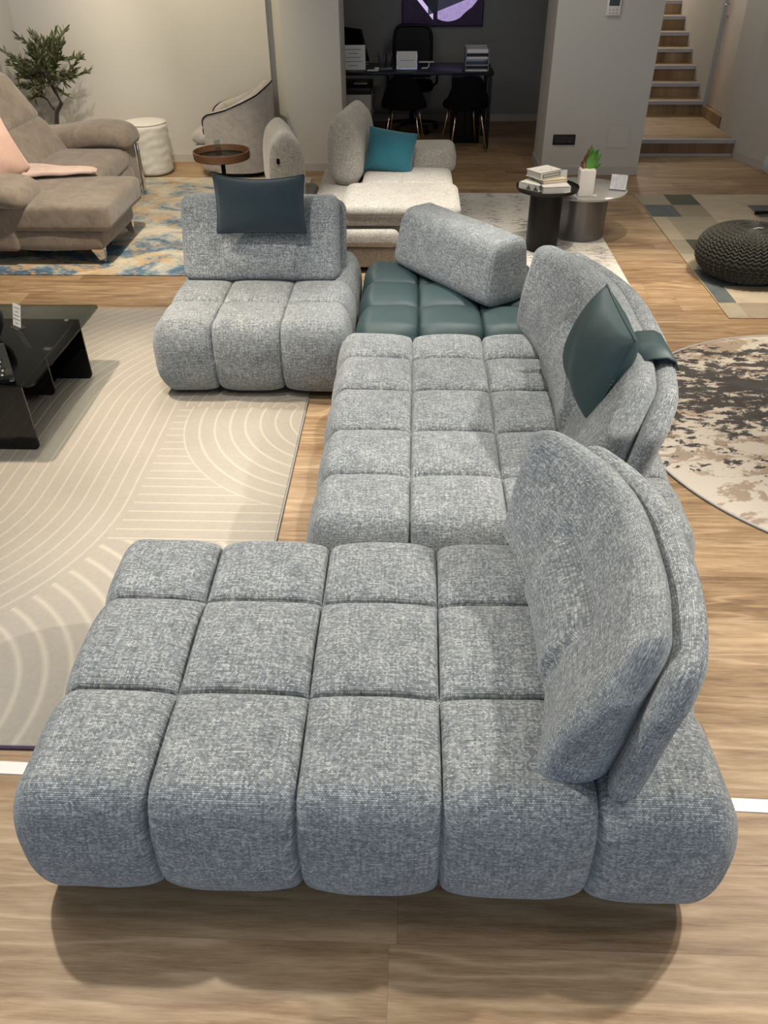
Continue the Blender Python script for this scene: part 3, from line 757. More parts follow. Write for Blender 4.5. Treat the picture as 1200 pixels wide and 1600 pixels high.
# things on it
def sign(name, loc, rz, w, h, label, cat='sign stand', lines=5, m_txt=INK, lean=12, paper=PAPER, base=0.05, group=None, glass=True):
    e = empty(name, loc, rz, label, cat, group); L_ = R(lean)
    hold = box('holder', (-w / 2, 0, 0.004), (w / 2, 0.003, h), CLEART if glass else paper, e, rot=(-L_, 0, 0))
    box('holder_foot', (-w / 2, -base * 0.4, 0), (w / 2, base * 0.6, 0.003), CLEART if glass else paper, e)
    sh = box('paper_card', (-w / 2 + 0.003, -0.0012, 0.008), (w / 2 - 0.003, -0.0002, h - 0.003), paper, e, rot=(-L_, 0, 0))
    bx = []
    for k in range(lines):
        z = h * (0.82 - 0.62 * k / max(1, lines - 1)) if lines > 1 else h * 0.5
        ww = w * (0.34, 0.2, 0.30, 0.38, 0.18)[k % 5]
        bx.append(((-ww, -0.0018, z - h * 0.012), (ww, -0.0011, z + h * 0.012)))
    if bx:
        join_boxes('print', bx, m_txt, sh)
    return e
sign('card_stand', (-2.03, 3.77, 0.366), R(-35), 0.075, 0.125, 'leaning clear stand with a printed white card on the black coffee table', lines=5, lean=16)
t = empty('round_vase', (-2.135, 3.60, 0.366), label='matt black round vase with golden stems on the coffee table', cat='vase')
lathe('vase_body', [(0.05, 0), (0.09, 0.02), (0.125, 0.08), (0.13, 0.13), (0.105, 0.19), (0.05, 0.22), (0.035, 0.235), (0.03, 0.235), (0.02, 0.2)], BLACKP, t, 40)
for k in range(5):
    a = k * 1.3; tube('stem', [(0.01 * math.cos(a), 0.01 * math.sin(a), 0.18), (0.03 * math.cos(a), 0.03 * math.sin(a), 0.34), (0.09 * math.cos(a) - 0.0, 0.07 * math.sin(a), 0.52)], 0.003, GOLD, t, 6)
t = empty('candle_frame', (-1.845, 3.215, 0.366), R(8), 'dark stand with small chrome beads at the left edge of the coffee table', 'ornament')
box('back_plate', (-0.10, -0.006, 0), (0.03, 0.006, 0.17), BLACKP, t, 0.002)
box('glass_front', (-0.10, -0.016, 0), (0.035, -0.012, 0.18), CLEART, t)
for k in range(4):
    bmm = bmesh.new(); bmesh.ops.create_uvsphere(bmm, u_segments=12, v_segments=8, radius=0.008)
    bm_obj('bead', bmm, CHROME, t, loc=(-0.01 + 0.008 * (k % 2), -0.024, 0.03 + 0.022 * k))

# ------------------------------------------------------------------ brown reclining sofa
def wob(amp, sc, seed, extra=None):
    def fn(P, N):
        if extra is not None: P = extra(P, N)
        return P + N * (amp * wnoise(P, seed, sc))[:, None]
    return fn
bs = empty('corner_sofa', (-2.9, 6.6, 0), label='taupe brown corner sofa with chaise and chrome feet on the blue rug', cat='sofa')
def bsoft(name, x0, x1, y0, y1, z0, z1, r, res=0.03, fn=None, rot=None, seed=1, amp=0.006):
    return soft(name, ((x1 - x0) / 2, (y1 - y0) / 2, (z1 - z0) / 2), r, BROWN, bs, res, wob(amp, 6, seed, fn), loc=((x0 + x1) / 2 + 2.9, (y0 + y1) / 2 - 6.6, (z0 + z1) / 2), rot=rot)
bsoft('chaise_base', -3.55, -2.235, 5.66, 6.44, 0.115, 0.265, (0.04, 0.03, 0.03), seed=3)
def ctop(P, N):
    P = P.copy(); P[:, 2] += 0.03 * (1 - (P[:, 0] / 0.66) ** 2) * np.clip(N[:, 2], 0, 1) * (1 - (P[:, 1] / 0.4) ** 2); return P
bsoft('chaise_cushion', -3.45, -2.15, 5.64, 6.46, 0.26, 0.44, (0.05, 0.028, 0.035), 0.02, ctop, seed=4)
for y in (5.74, 6.44):
    lg = prism('foot', [(-0.05, -0.03), (0.05, -0.03), (0.05, 0.03), (-0.05, 0.03)], 0, 0.12, CHROME, bs, loc=(-2.31 + 2.9, y - 6.6, 0.010))
    for v in lg.data.vertices:
        if v.co.z < 0.06: v.co.x = v.co.x * 0.35 + 0.03; v.co.y *= 0.4
bsoft('seat_base', -3.62, -2.53, 6.47, 7.64, 0.06, 0.30, (0.04, 0.04, 0.04), seed=5)
bsoft('seat_cushion', -3.3, -2.46, 6.46, 7.20, 0.27, 0.47, (0.13, 0.05, 0.08), 0.025, ctop, seed=6)
bsoft('seat_panel', -3.3, -2.475, 7.10, 7.30, 0.25, 0.46, (0.12, 0.04, 0.08), 0.025, None, seed=7)
bsoft('seat_front', -2.62, -2.455, 6.50, 7.28, 0.09, 0.33, (0.05, 0.05, 0.05), 0.03, None, seed=17)
def armfn(P, N):
    P = P.copy(); u = P[:, 0] / 0.47
    P[:, 2] += -0.03 * u * u + 0.02 * np.sin(u * 3); P[:, 1] *= 1 + 0.1 * u; return P
bsoft('armrest', -3.35, -2.44, 7.25, 7.62, 0.44, 0.625, (0.12, 0.09, 0.08), 0.025, armfn, seed=8)
bsoft('arm_side', -3.4, -2.50, 7.30, 7.58, 0.06, 0.50, (0.04, 0.04, 0.03), seed=9)
box('silver_side_strip', (-2.50 + 2.9, 7.56 - 6.6, 0.03), (-2.478 + 2.9, 7.60 - 6.6, 0.44), CHROME, bs, 0.003)
bsoft('armrest', -3.6, -2.70, 5.58, 6.00, 0.41, 0.575, (0.14, 0.10, 0.07), 0.025, armfn, seed=10)
bsoft('arm_side', -3.6, -2.845, 5.635, 5.88, 0.115, 0.43, (0.03, 0.02, 0.03), seed=12)
bsoft('seat_back', -3.54, -3.02, 6.42, 7.26, 0.35, 0.76, (0.10, 0.07, 0.12), 0.03, lambda P, N: P + np.stack([-0.12 * (P[:, 2] / 0.2), 0 * P[:, 0], 0 * P[:, 0]], 1), seed=13)
bsoft('seat_back', -3.54, -3.02, 5.66, 6.40, 0.35, 0.76, (0.10, 0.07, 0.12), 0.03, lambda P, N: P + np.stack([-0.12 * (P[:, 2] / 0.2), 0 * P[:, 0], 0 * P[:, 0]], 1), seed=14)
bsoft('headrest', -3.56, -3.24, 6.44, 7.24, 0.71, 1.07, (0.07, 0.05, 0.07), 0.03, lambda P, N: P + np.stack([-0.10 * (P[:, 2] / 0.15), 0 * P[:, 0], 0 * P[:, 0]], 1), seed=15)
bsoft('headrest', -3.56, -3.24, 5.68, 6.38, 0.71, 1.07, (0.07, 0.05, 0.07), 0.03, lambda P, N: P + np.stack([-0.10 * (P[:, 2] / 0.15), 0 * P[:, 0], 0 * P[:, 0]], 1), seed=16)
pillow('pink_cushion', 0.48, 0.48, 0.17, PINK, (-3.07, 6.02, 0.66), (R(12), R(-24), R(50)), 'blush pink cushion leaning on the brown corner sofa', pinch=0.05, piping=False)
# folded blush throw
def throw_fn(P, N):
    P = P.copy(); u = (P[:, 0] / 0.34 + 1) / 2
    P[:, 2] += 0.007 * np.sin(P[:, 1] * 55 + P[:, 0] * 9) * (N[:, 2] > -0.2) + 0.003 * np.sin(P[:, 0] * 25 + P[:, 1] * 22)
    P[:, 1] *= 1.0 - 0.85 * u; return P
o = soft('throw_blanket', (0.34, 0.20, 0.016), (0.05, 0.03, 0.015), chenille('dusty_pink_knit', (0.50, 0.37, 0.31), (0.62, 0.48, 0.41), 30), None, 0.012, throw_fn, loc=(-2.79, 6.37, 0.497), rot=(0, R(2), R(10)))
tag(o, 'crumpled blush throw lying across the seat of the brown sofa', 'throw blanket')

# ------------------------------------------------------------------ olive tree behind the brown sofa
t = empty('olive_tree', (-3.50, 8.22, 0.0101), label='small dark green olive tree behind the far arm of the brown sofa', cat='plant')
lathe('plant_pot', [(0.11, 0), (0.13, 0.04), (0.15, 0.26), (0.155, 0.30), (0.14, 0.30), (0.13, 0.26)], mat('pot_dark', (0.05, 0.045, 0.04), 0.7), t)
BARK = chenille('dark_bark', (0.025, 0.017, 0.012), (0.05, 0.035, 0.025), 40)
trunk = [(0.02, 0, 0.27), (0.06, 0, 0.45), (0.09, -0.01, 0.56), (0.16, -0.01, 0.64), (0.12, 0, 0.73), (0.08, 0, 0.84), (0.05, 0, 0.95)]
tube('trunk', trunk, 0.026, BARK, t, 10, r2=0.012)
tube('branch', [(0.09, 0, 0.56), (0.05, 0, 0.61), (0.02, 0.01, 0.67), (-0.02, 0, 0.70)], 0.012, BARK, t, 8, r2=0.005)
tips = []
rng = random.Random(5)
for k in range(62):
    a = rng.uniform(0, 2 * PI); el = rng.uniform(-0.55, 1.2); L_ = rng.uniform(0.16, 0.36)
    s0 = Vector((0.08, 0, 0.86)) + Vector((rng.uniform(-0.08, 0.05), rng.uniform(-0.05, 0.05), rng.uniform(-0.10, 0.14)))
    d = Vector((math.cos(a) * math.cos(el), math.sin(a) * math.cos(el), math.sin(el)))
    tips.append((s0, s0 + d * L_ * Vector((1.15, 0.8, 1.1)).length / 1.7, d))
extra_tips = [(Vector((0.02, 0, 0.66)), Vector((-0.05, 0.0, 0.73)), Vector((-0.5, 0, 0.6))), (Vector((0.0, 0, 0.68)), Vector((-0.08, 0.0, 0.70)), Vector((-0.8, 0, 0.2))), (Vector((0.02, 0, 0.66)), Vector((0.0, -0.03, 0.75)), Vector((0, 0, 1)))]
tv = []; tf = []
bmx = bmesh.new()
def twig(a, b_, r):
    d = (b_ - a).normalized(); u = d.cross(Vector((0.3, 0.9, 0.1))).normalized(); v = d.cross(u)
    k = len(tv)
    for p, rr in ((a, r), (b_, r * 0.5)):
        for q in range(4):
            an = PI / 2 * q; tv.append(p + (u * math.cos(an) + v * math.sin(an)) * rr)
    for q in range(4): tf.append((k + q, k + (q + 1) % 4, k + 4 + (q + 1) % 4, k + 4 + q))
lv = []; lf = []
def leaf(p, d, L_, wd):
    d = d.normalized(); side = d.cross(Vector((rng.uniform(-1, 1), rng.uniform(-1, 1), rng.uniform(-1, 1)))).normalized()
    up = side.cross(d) * 0.12 * L_; k = len(lv)
    for f_, wf in ((0, 0.15), (0.35, 1), (0.7, 0.8), (1, 0.05)):
        c = p + d * L_ * f_ - up * (f_ - 0.5) ** 2 * 4
        lv.append(c - side * wd * wf / 2); lv.append(c + side * wd * wf / 2)
    for q in range(3): lf.append((k + 2 * q, k + 2 * q + 1, k + 2 * q + 3, k + 2 * q + 2))
for a, b_, d in tips + extra_tips:
    twig(a, b_, 0.004)
    n_ = 25 if (a, b_, d) not in extra_tips else 8
    for q in range(n_):
        f_ = 0.35 + 0.65 * q / n_; p = a.lerp(b_, f_)
        dd = (d + Vector((rng.uniform(-0.9, 0.9), rng.uniform(-0.9, 0.9), rng.uniform(-0.4, 0.8)))).normalized()
        leaf(p, dd, rng.uniform(0.055, 0.09), rng.uniform(0.015, 0.021))
mesh_obj('twigs', tv, tf, BARK, t)
def leaf_fn(g, b):
    o = g.coord('Object'); setc(g, b, g.mix(g.noise(o, 30, 2), (0.045, 0.060, 0.022), (0.125, 0.135, 0.060)))
mesh_obj('foliage', lv, lf, mat('olive_leaf', rough=0.55, fn=leaf_fn), t)

# ------------------------------------------------------------------ pale cylinder pouf
t = empty('cylinder_pouf', (-2.63, 8.34, 0.0101), label='pale canvas cylinder pouf against the back wall between brown sofa and armchair', cat='pouf')
n = 64; prof = []
for j in range(41):
    z = 0.46 * j / 40; r = 0.215
    if z < 0.02: r = 0.195 + z
    if z > 0.42: r = 0.215 - (z - 0.42) ** 2 * 22
    prof.append((r, z))
verts = []; faces = []
for j, (r, z) in enumerate(prof):
    for i in range(n):
        a = 2 * PI * i / n
        rr = r + 0.0026 * math.sin(z * 75 + 2.0 * math.sin(a * 3) + math.sin(a * 7)) * math.sin(a * 2 + z * 12) + 0.0015 * math.sin(a * 5 + z * 25)
        verts.append((rr * math.cos(a), rr * math.sin(a), z))
for j in range(40):
    for i in range(n): faces.append((j * n + i, j * n + (i + 1) % n, (j + 1) * n + (i + 1) % n, (j + 1) * n + i))
faces.append(tuple(range(n))[::-1]); c0 = len(verts); 
for q, (f_, dz) in enumerate(((0.7, 0.004), (0.35, 0.008))):
    for i in range(n):
        x, y, z = verts[40 * n + i]; verts.append((x * f_, y * f_, 0.46 + dz + 0.003 * math.sin(i * 0.6)))
for i in range(n):
    k = (i + 1) % n
    faces.append((40 * n + i, 40 * n + k, c0 + k, c0 + i)); faces.append((c0 + i, c0 + k, c0 + n + k, c0 + n + i))
faces.append(tuple(c0 + n + i for i in range(n)))
mesh_obj('cover', verts, faces, CANVAS, t)
tube('seam_piping', [(0.205 * math.cos(2 * PI * i / 48), 0.205 * math.sin(2 * PI * i / 48), 0.452) for i in range(48)], 0.004, CANVAS, t, 6, close=True)
tube('zip_pull', [(0.213, -0.03, 0.16), (0.235, -0.035, 0.15), (0.235, -0.03, 0.12)], 0.006, CHROME, t, 6)

# ------------------------------------------------------------------ barrel armchair facing left
t = empty('armchair', (-1.72, 8.36, 0.0101), R(0), 'grey barrel armchair with dark piped rim behind the round tray table', 'armchair')
def shell_pt(a, z, off, top):
    # superellipse footprint
    ca, sa = math.cos(a), math.sin(a); e = 0.75
    x = 0.345 * math.copysign(abs(ca) ** e, ca); y = 0.34 * math.copysign(abs(sa) ** e, sa)
    k = 1 - 0.15 * (1 - sm(0.0, 0.30, z)) if z < 0.30 else 1.0
    return (x * k * off, y * k * off, z)
def topz(a):
    # a=0 is the back (+x), grows to the front at +-pi
    return float(np.interp(shell_pt(a, 0.5, 1.0, 0)[0], [-0.30, -0.265, -0.22, -0.04, 0.12, 0.25, 0.345], [0.47, 0.53, 0.56, 0.605, 0.665, 0.72, 0.785]))
n = 72; A = [R(-140 + 280 * i / n) for i in range(n + 1)]
verts = []; faces = []; M_ = 22
for i, a in enumerate(A):
    tz = topz(a)
    for j in range(M_ + 1):
        z = 0.045 + (tz - 0.045) * j / M_; verts.append(shell_pt(a, z, 1.0 + 0.012 * math.sin(PI * j / M_), tz))
    for j in range(1, 5):
        an = PI / 2 * j / 4; z = tz + 0.018 * math.sin(PI * j / 5); verts.append(shell_pt(a, z, 1.0 - 0.22 * j / 4, tz))
    for j in range(1, 9):
        z = tz - (tz - 0.30) * j / 8; verts.append(shell_pt(a, z, 0.78 - 0.02 * j / 8, tz))
K = M_ + 1 + 4 + 8
for i in range(n):
    for j in range(K - 1): faces.append((i * K + j, (i + 1) * K + j, (i + 1) * K + j + 1, i * K + j + 1))
faces.append(tuple(range(K))); faces.append(tuple(n * K + j for j in range(K))[::-1])
mesh_obj('barrel_shell', verts, faces, GREY_CH, t)
tube('rim_piping', [shell_pt(A[0], 0.36 + (topz(A[0]) - 0.36) * q / 4, 1.015, 0) for q in range(4)] + [shell_pt(a, topz(a) + 0.004, 1.012, 0) for a in A] + [shell_pt(A[-1], topz(A[-1]) - (topz(A[-1]) - 0.36) * (q + 1) / 4, 1.015, 0) for q in range(4)], 0.0055, BLACKF, t, 6)
def seatfn(P, N): P = P.copy(); P[:, 2] += 0.02 * np.clip(N[:, 2], 0, 1) * (1 - (P[:, 0] / 0.3) ** 2); return P
soft('seat_cushion', (0.33, 0.265, 0.07), (0.14, 0.12, 0.06), GREY_CH, t, 0.025, seatfn, loc=(-0.10, 0, 0.345))
def basefn(P, N):
    P = P.copy(); k = 1 - 0.16 * np.clip(0.5 - P[:, 2] / 0.26, 0, 1); P[:, 0] *= k; P[:, 1] *= k; return P
soft('seat_base', (0.36, 0.315, 0.13), (0.16, 0.15, 0.03), GREY_CH, t, 0.025, basefn, loc=(-0.05, 0, 0.17))
lathe('swivel_base', [(0.24, 0), (0.24, 0.03), (0.2, 0.045)], BLACKM, t, 40, loc=(0, 0, 0.0))

# ------------------------------------------------------------------ round tray table
t = empty('tray_table', (-1.585, 6.92, 0), label='round walnut rimmed tray table on a black stem in front of the armchair', cat='side table')
lathe('tray_rim', [(0.218, 0.462), (0.228, 0.464), (0.232, 0.52), (0.222, 0.522), (0.214, 0.475)], WALNUT, t, 64, cap=False)
lathe('tray_surface', [(0.05, 0.458), (0.222, 0.460), (0.222, 0.472)], BLACKM, t, 64)
tube('pole', [(0, 0, 0.02), (0, 0, 0.46)], 0.018, BLACKM, t, 16)
lathe('base', [(0.15, 0.010), (0.15, 0.018), (0.02, 0.03)], BLACKM, t, 40)
sign('acrylic_sign', (-1.60, 6.90, 0.473), R(60), 0.07, 0.13, 'clear folded acrylic sign standing on the walnut tray table', lines=0, lean=5, paper=CLEART)

# ------------------------------------------------------------------ beige island sofa
bi = empty('island_sofa', (-0.1, 6.2, 0), label='beige island sofa with brightly lit seat behind the armless seat', cat='sofa')
def isoft(name, x0, x1, y0, y1, z0, z1, r, res=0.025, fn=None, rot=None, seed=1, amp=0.004, parent=bi, m=BEI):
    p = parent.location
    return soft(name, ((x1 - x0) / 2, (y1 - y0) / 2, (z1 - z0) / 2), r, m, parent, res, wob(amp, 6, seed, fn), loc=((x0 + x1) / 2 - p.x, (y0 + y1) / 2 - p.y, (z0 + z1) / 2), rot=rot)
isoft('base', -0.72, 0.30, 5.58, 6.85, 0.03, 0.185, (0.03, 0.03, 0.03), seed=2)
isoft('platform', -0.74, 0.26, 5.60, 6.9, 0.185, 0.395, (0.03, 0.03, 0.02), seed=3)
isoft('footrest_block', -0.62, -0.105, 5.52, 5.66, 0.195, 0.315, (0.05, 0.03, 0.045), 0.015, seed=4)
isoft('footrest_block', -0.075, 0.30, 5.52, 5.66, 0.195, 0.315, (0.05, 0.03, 0.045), 0.015, seed=5)
isoft('front_band', -0.52, 0.305, 5.55, 6.20, 0.335, 0.43, (0.03, 0.02, 0.03), 0.02, seed=6)
isoft('seat_cushion', -0.505, 0.315, 5.535, 6.16, 0.385, 0.475, (0.08, 0.045, 0.044), 0.018, seed=7)
isoft('back_seat', -0.40, 0.285, 6.14, 6.72, 0.33, 0.47, (0.06, 0.05, 0.05), 0.02, seed=8)
isoft('armrest', -0.30, 0.315, 6.60, 6.98, 0.42, 0.60, (0.06, 0.06, 0.06), 0.02, seed=9)
tube('mechanism_bar', [(-0.18 + 0.1, -0.62, 0.20), (0.06 + 0.1, -0.62, 0.20)], 0.008, CHROME, bi, 8)
def leafcush(P, N):
    P = P.copy(); tz = np.clip(P[:, 2] / 0.27, -1, 1)
    k = np.sqrt(np.clip(1 - np.clip(tz, 0, 1) ** 1.9 * 0.97, 0, 1)) * (1 - 0.12 * np.clip(-tz, 0, 1) ** 3)
    P[:, 0] *= k; P[:, 0] += -0.03 * tz; return P
def bcushion(x, y, z, rz, lab, seed, tab=False):
    e = empty('back_cushion', (x, y, z), rz, lab, 'cushion')
    soft('cover', (0.13, 0.30, 0.25), (0.11, 0.05, 0.10), BEI, e, 0.014, wob(0.006, 7, seed, leafcush), loc=(0, 0, 0.25), rot=(0, R(8), 0))
    if tab: box('fabric_tag', (-0.075, -0.305, 0.30), (-0.055, -0.299, 0.335), BLACKF, e)
    return e
bcushion(-0.50, 6.62, 0.395, R(-8), 'tall beige back cushion standing on the island sofa beside the teal cushion', 3)
low = empty('low_seat', (-1.0, 6.25, 0), label='beige low seat mostly hidden behind the armless seat backrest', cat='seat')
isoft('seat_block', -1.20, -0.76, 5.85, 6.62, 0.03, 0.36, (0.05, 0.05, 0.05), parent=low, seed=21)
bcushion(-0.985, 6.30, 0.335, R(14), 'beige back cushion with small black tag rising behind the dark lumbar pillow', 4, True)
pillow('teal_cushion', 0.37, 0.31, 0.13, TEALF, (-0.19, 6.52, 0.60), (R(-22), R(8), R(-4)), 'bright teal cushion leaning on the beige island sofa', pinch=0.04, piping=False)

# ------------------------------------------------------------------ round tables
t = empty('round_side_table', (0.965, 6.10, 0.008), label='round black side table with rimmed tray top carrying white books', cat='side table')
lathe('column', [(0.118, 0), (0.118, 0.43)], BLACKM, t, 48)
lathe('tray_top', [(0.20, 0.43), (0.222, 0.432), (0.228, 0.455), (0.222, 0.457), (0.216, 0.442), (0.0, 0.440)], BLACKM, t, 64, cap=False)
t = empty('round_coffee_table', (1.30, 6.43, 0.008), label='round grey tinted glass table with drum base, to the right of the black side table', cat='coffee table')
lathe('drum_base', [(0.19, 0), (0.19, 0.33)], mat('smoked_drum', (0.16, 0.155, 0.15), 0.25, **{'Metallic': 0.3}), t, 64)
lathe('table_top', [(0.31, 0.335), (0.322, 0.338), (0.322, 0.350), (0.315, 0.353), (0.0, 0.353)], mat('grey_glass_top', (0.33, 0.32, 0.30), 0.12), t, 72)
# books
def book(name, loc, rz, w, d, h, label, spine=None, tri=False, cover=None):
    e = empty(name, loc, rz, label, 'book', 'books stacked on the black side table')
    cv = cover or mat('white_cover', (0.66, 0.64, 0.60), 0.6)
    box('cover', (-w / 2, -d / 2, 0), (w / 2, d / 2, 0.004), cv, e); box('cover', (-w / 2, -d / 2, h - 0.004), (w / 2, d / 2, h), cv, e)
    box('spine', (-w / 2, -d / 2, 0.0), (w / 2, -d / 2 + 0.004, h), cv, e)
    box('page_block', (-w / 2 + 0.004, -d / 2 + 0.004, 0.004), (w / 2 - 0.006, d / 2 - 0.006, h - 0.004), mat('page_edges', (0.55, 0.53, 0.49), 0.8), e)
    return e
bz = 0.008 + 0.441
book('book', (1.00, 6.02, bz), R(8), 0.20, 0.15, 0.045, 'white hardback at the bottom right of the pile on the black side table')
e = book('book', (0.86, 6.08, bz), R(-40), 0.17, 0.13, 0.045, 'white book with grey triangles at the bottom left of the pile')
mesh_obj('triangle_print', [(-0.02, -0.066, 0.008), (0.02, -0.066, 0.008), (0.0, -0.066, 0.040), (0.04, -0.066, 0.008), (0.08, -0.066, 0.008), (0.06, -0.066, 0.040)], [(0, 1, 2), (3, 4, 5)], INK, e, smooth=False)
book('book', (0.985, 6.11, bz + 0.046), R(20), 0.19, 0.14, 0.022, 'thin cream notebook in the middle of the pile', cover=CREAM)
e = book('book', (0.935, 6.15, bz + 0.069), R(35), 0.20, 0.16, 0.048, 'thick white book with lettered grey spine on top of the pile')
box('spine_title', (-0.085, -0.0815, 0.012), (0.085, -0.080, 0.036), mat('grey_title_band', (0.16, 0.15, 0.14), 0.6), e)
join_boxes('spine_letters', [((-0.075 + 0.017 * k, -0.0823, 0.018), (-0.064 + 0.017 * k, -0.0815, 0.030)) for k in range(9)], PAPER, e)
mesh_obj('cover_swirl', [(-0.06 + 0.02 * k, -0.03 + 0.025 * math.sin(k * 1.2) + dy, 0.0486) for k in range(7) for dy in (0, 0.006)], [(2 * k, 2 * k + 2, 2 * k + 3, 2 * k + 1) for k in range(6)], mat('pale_grey_print', (0.35, 0.33, 0.31), 0.7), e, smooth=False)
box('price_card', (1.065, 5.935, bz), (1.115, 5.965, bz + 0.003), PAPER); tag(bpy.data.objects['price_card'], 'tiny white card at the front of the black side table', 'card')
# vase with dried flowers
gz_ = 0.008 + 0.3535
t = empty('square_vase', (1.265, 6.24, gz_), label='tall square white vase with green leaves and dried flowers on the glass table', cat='vase')
prism('vase_body', [(-0.056, -0.05), (0.056, -0.05), (0.056, 0.05), (-0.056, 0.05)], 0, 0.185, WHITE, t, bev=0.004)
GRN = mat('green_leaf', (0.07, 0.22, 0.03), 0.45); DRY = mat('dried_stem', (0.30, 0.17, 0.10), 0.8); DRY2 = mat('dried_leaf', (0.17, 0.09, 0.06), 0.8)
def bigleaf(name, base, tip, wd, m, bend=0.02):
    base = Vector(base); tip = Vector(tip); d = tip - base; side = d.cross(Vector((0.1, 1, 0.15))).normalized(); nrm = side.cross(d).normalized()
    vs = []; fs = []
    for k in range(9):
        f_ = k / 8; ww = wd * math.sin(PI * min(1, 0.06 + f_ * 0.94)) ** 0.8 / 2 + 0.001; c = base + d * f_ + nrm * bend * math.sin(PI * f_)
        vs += [c - side * ww + nrm * 0.006, c, c + side * ww + nrm * 0.006]
    for k in range(8): fs += [(3 * k, 3 * k + 1, 3 * k + 4, 3 * k + 3), (3 * k + 1, 3 * k + 2, 3 * k + 5, 3 * k + 4)]
    return mesh_obj(name, vs, fs, m, t)
bigleaf('leaf', (0.01, -0.01, 0.17), (0.035, -0.02, 0.30), 0.07, GRN)
bigleaf('leaf', (0.02, 0.0, 0.17), (0.085, 0.0, 0.29), 0.045, GRN)
bigleaf('leaf', (0.02, 0.01, 0.17), (0.015, 0.02, 0.335), 0.05, GRN)
bigleaf('leaf', (0.03, 0.0, 0.17), (0.095, -0.01, 0.22), 0.03, GRN)
bigleaf('leaf', (0.015, 0.02, 0.2), (0.07, 0.03, 0.315), 0.04, GRN)
for k in range(9):
    x = -0.045 + 0.008 * k
    bigleaf('dried_frond', (x * 0.6, -0.02 + 0.004 * k, 0.16), (x - 0.012 + 0.004 * (k % 3), -0.03 + 0.008 * k, 0.24 + 0.013 * k), 0.022, DRY if k % 2 else DRY2, 0.03)
lathe('tag_disc', [(0.022, 0), (0.022, 0.003)], PAPER, None, 20, loc=(1.335, 6.225, gz_)); o = bpy.data.objects['tag_disc']
tag(o, 'small round white price tag at the foot of the square vase', 'tag')
def marble_fn(g, b):
    o = g.coord('Object'); n = g.noise(o, 14, 5, 0.6, 2.0); setc(g, b, g.mix(g.ramp(n, [(0.4, 0.0), (0.6, 1.0)]), (0.50, 0.52, 0.58), (0.68, 0.68, 0.70)))
MARB = mat('marbled_card', rough=0.5, fn=marble_fn)
sign('acrylic_sign', (1.535, 6.36, gz_), R(-18), 0.125, 0.115, 'clear acrylic stand with marbled card at the right edge of the glass table', lines=0, lean=14, paper=MARB)
sign('acrylic_sign', (1.13, 6.52, gz_), R(10), 0.10, 0.11, 'small white card stand on the glass table just behind the books', lines=0, lean=10)

# ------------------------------------------------------------------ knitted pouf
t = empty('knitted_pouf', (2.31, 5.575, 0.01), label='dark olive chunky knitted pouf on the patchwork rug', cat='pouf')
RX, RZ = 0.35, 0.16; NU, NV = 520, 150; ncol, nrow = 46, 12
ui = np.arange(NU) / NU; vj = np.linspace(0.0, 1.0, NV)
UU, VV = np.meshgrid(ui, vj)
lat = (VV - 0.5) * PI
cx_ = np.sign(np.cos(lat)) * np.abs(np.cos(lat)) ** 0.72; sz_ = np.sign(np.sin(lat)) * np.abs(np.sin(lat)) ** 0.85
stagger = UU * ncol
col_f = np.abs(stagger % 1 - 0.5) * 2          # 0 centre of column, 1 edge
rowc = VV * nrow * 2 + col_f * 0.75            # v-shaped stitches
st_h = np.abs(np.sin(rowc * PI)) ** 0.6 * (1 - col_f ** 4) ** 0.5
top = sm(0.03, 0.10, VV) * (1 - sm(0.93, 0.99, VV))
disp = 0.030 * st_h * top
ang = UU * 2 * PI
rad = (RX - 0.028) * cx_ + disp * np.cos(lat) ; zz = (RZ - 0.012) * sz_ + disp * np.sin(lat)
P = np.stack([rad * np.cos(ang), rad * np.sin(ang), zz + RZ - 0.005], -1).reshape(-1, 3)
P[:, 2] = np.maximum(P[:, 2], 0.001)
fc = []
for j in range(NV - 1):
    for i in range(NU):
        k = (i + 1) % NU; fc.append((j * NU + i, j * NU + k, (j + 1) * NU + k, (j + 1) * NU + i))
mesh_obj('knitted_cover', P, fc, chenille('olive_cord', (0.012, 0.012, 0.007), (0.032, 0.030, 0.016), 120, 0.8, 0.2), t)
tg = tube('paper_tag_cord', [(-0.03, -0.05, 0.325), (0.0, -0.06, 0.338), (0.04, -0.05, 0.332)], 0.003, PAPER, t, 6)
box('paper_tag', (0.0, -0.07, 0.322), (0.055, -0.035, 0.345), PAPER, t, 0.003, rot=(R(20), R(-12), R(20)))

# teal chair at the right edge
t = empty('lounge_chair', (3.02, 6.75, 0), label='pale teal lounge chair with black base cut off at the right edge', cat='chair')
soft('seat_shell', (0.30, 0.30, 0.13), (0.24, 0.24, 0.12), MINT, t, 0.03, None, loc=(0.06, 0, 0.44))
soft('backrest', (0.10, 0.30, 0.22), (0.08, 0.2, 0.15), MINT, t, 0.03, None, loc=(0.34, 0, 0.66))
tube('pedestal', [(0.05, 0, 0.06), (0.05, 0, 0.33)], 0.025, BLACKM, t, 12)
for k in range(4):
    a = R(45 + 90 * k); tube('leg', [(0.05, 0, 0.09), (0.05 + 0.17 * math.cos(a), 0.17 * math.sin(a), 0.06), (0.05 + 0.30 * math.cos(a), 0.30 * math.sin(a), 0.025)], 0.016, BLACKM, t, 10)

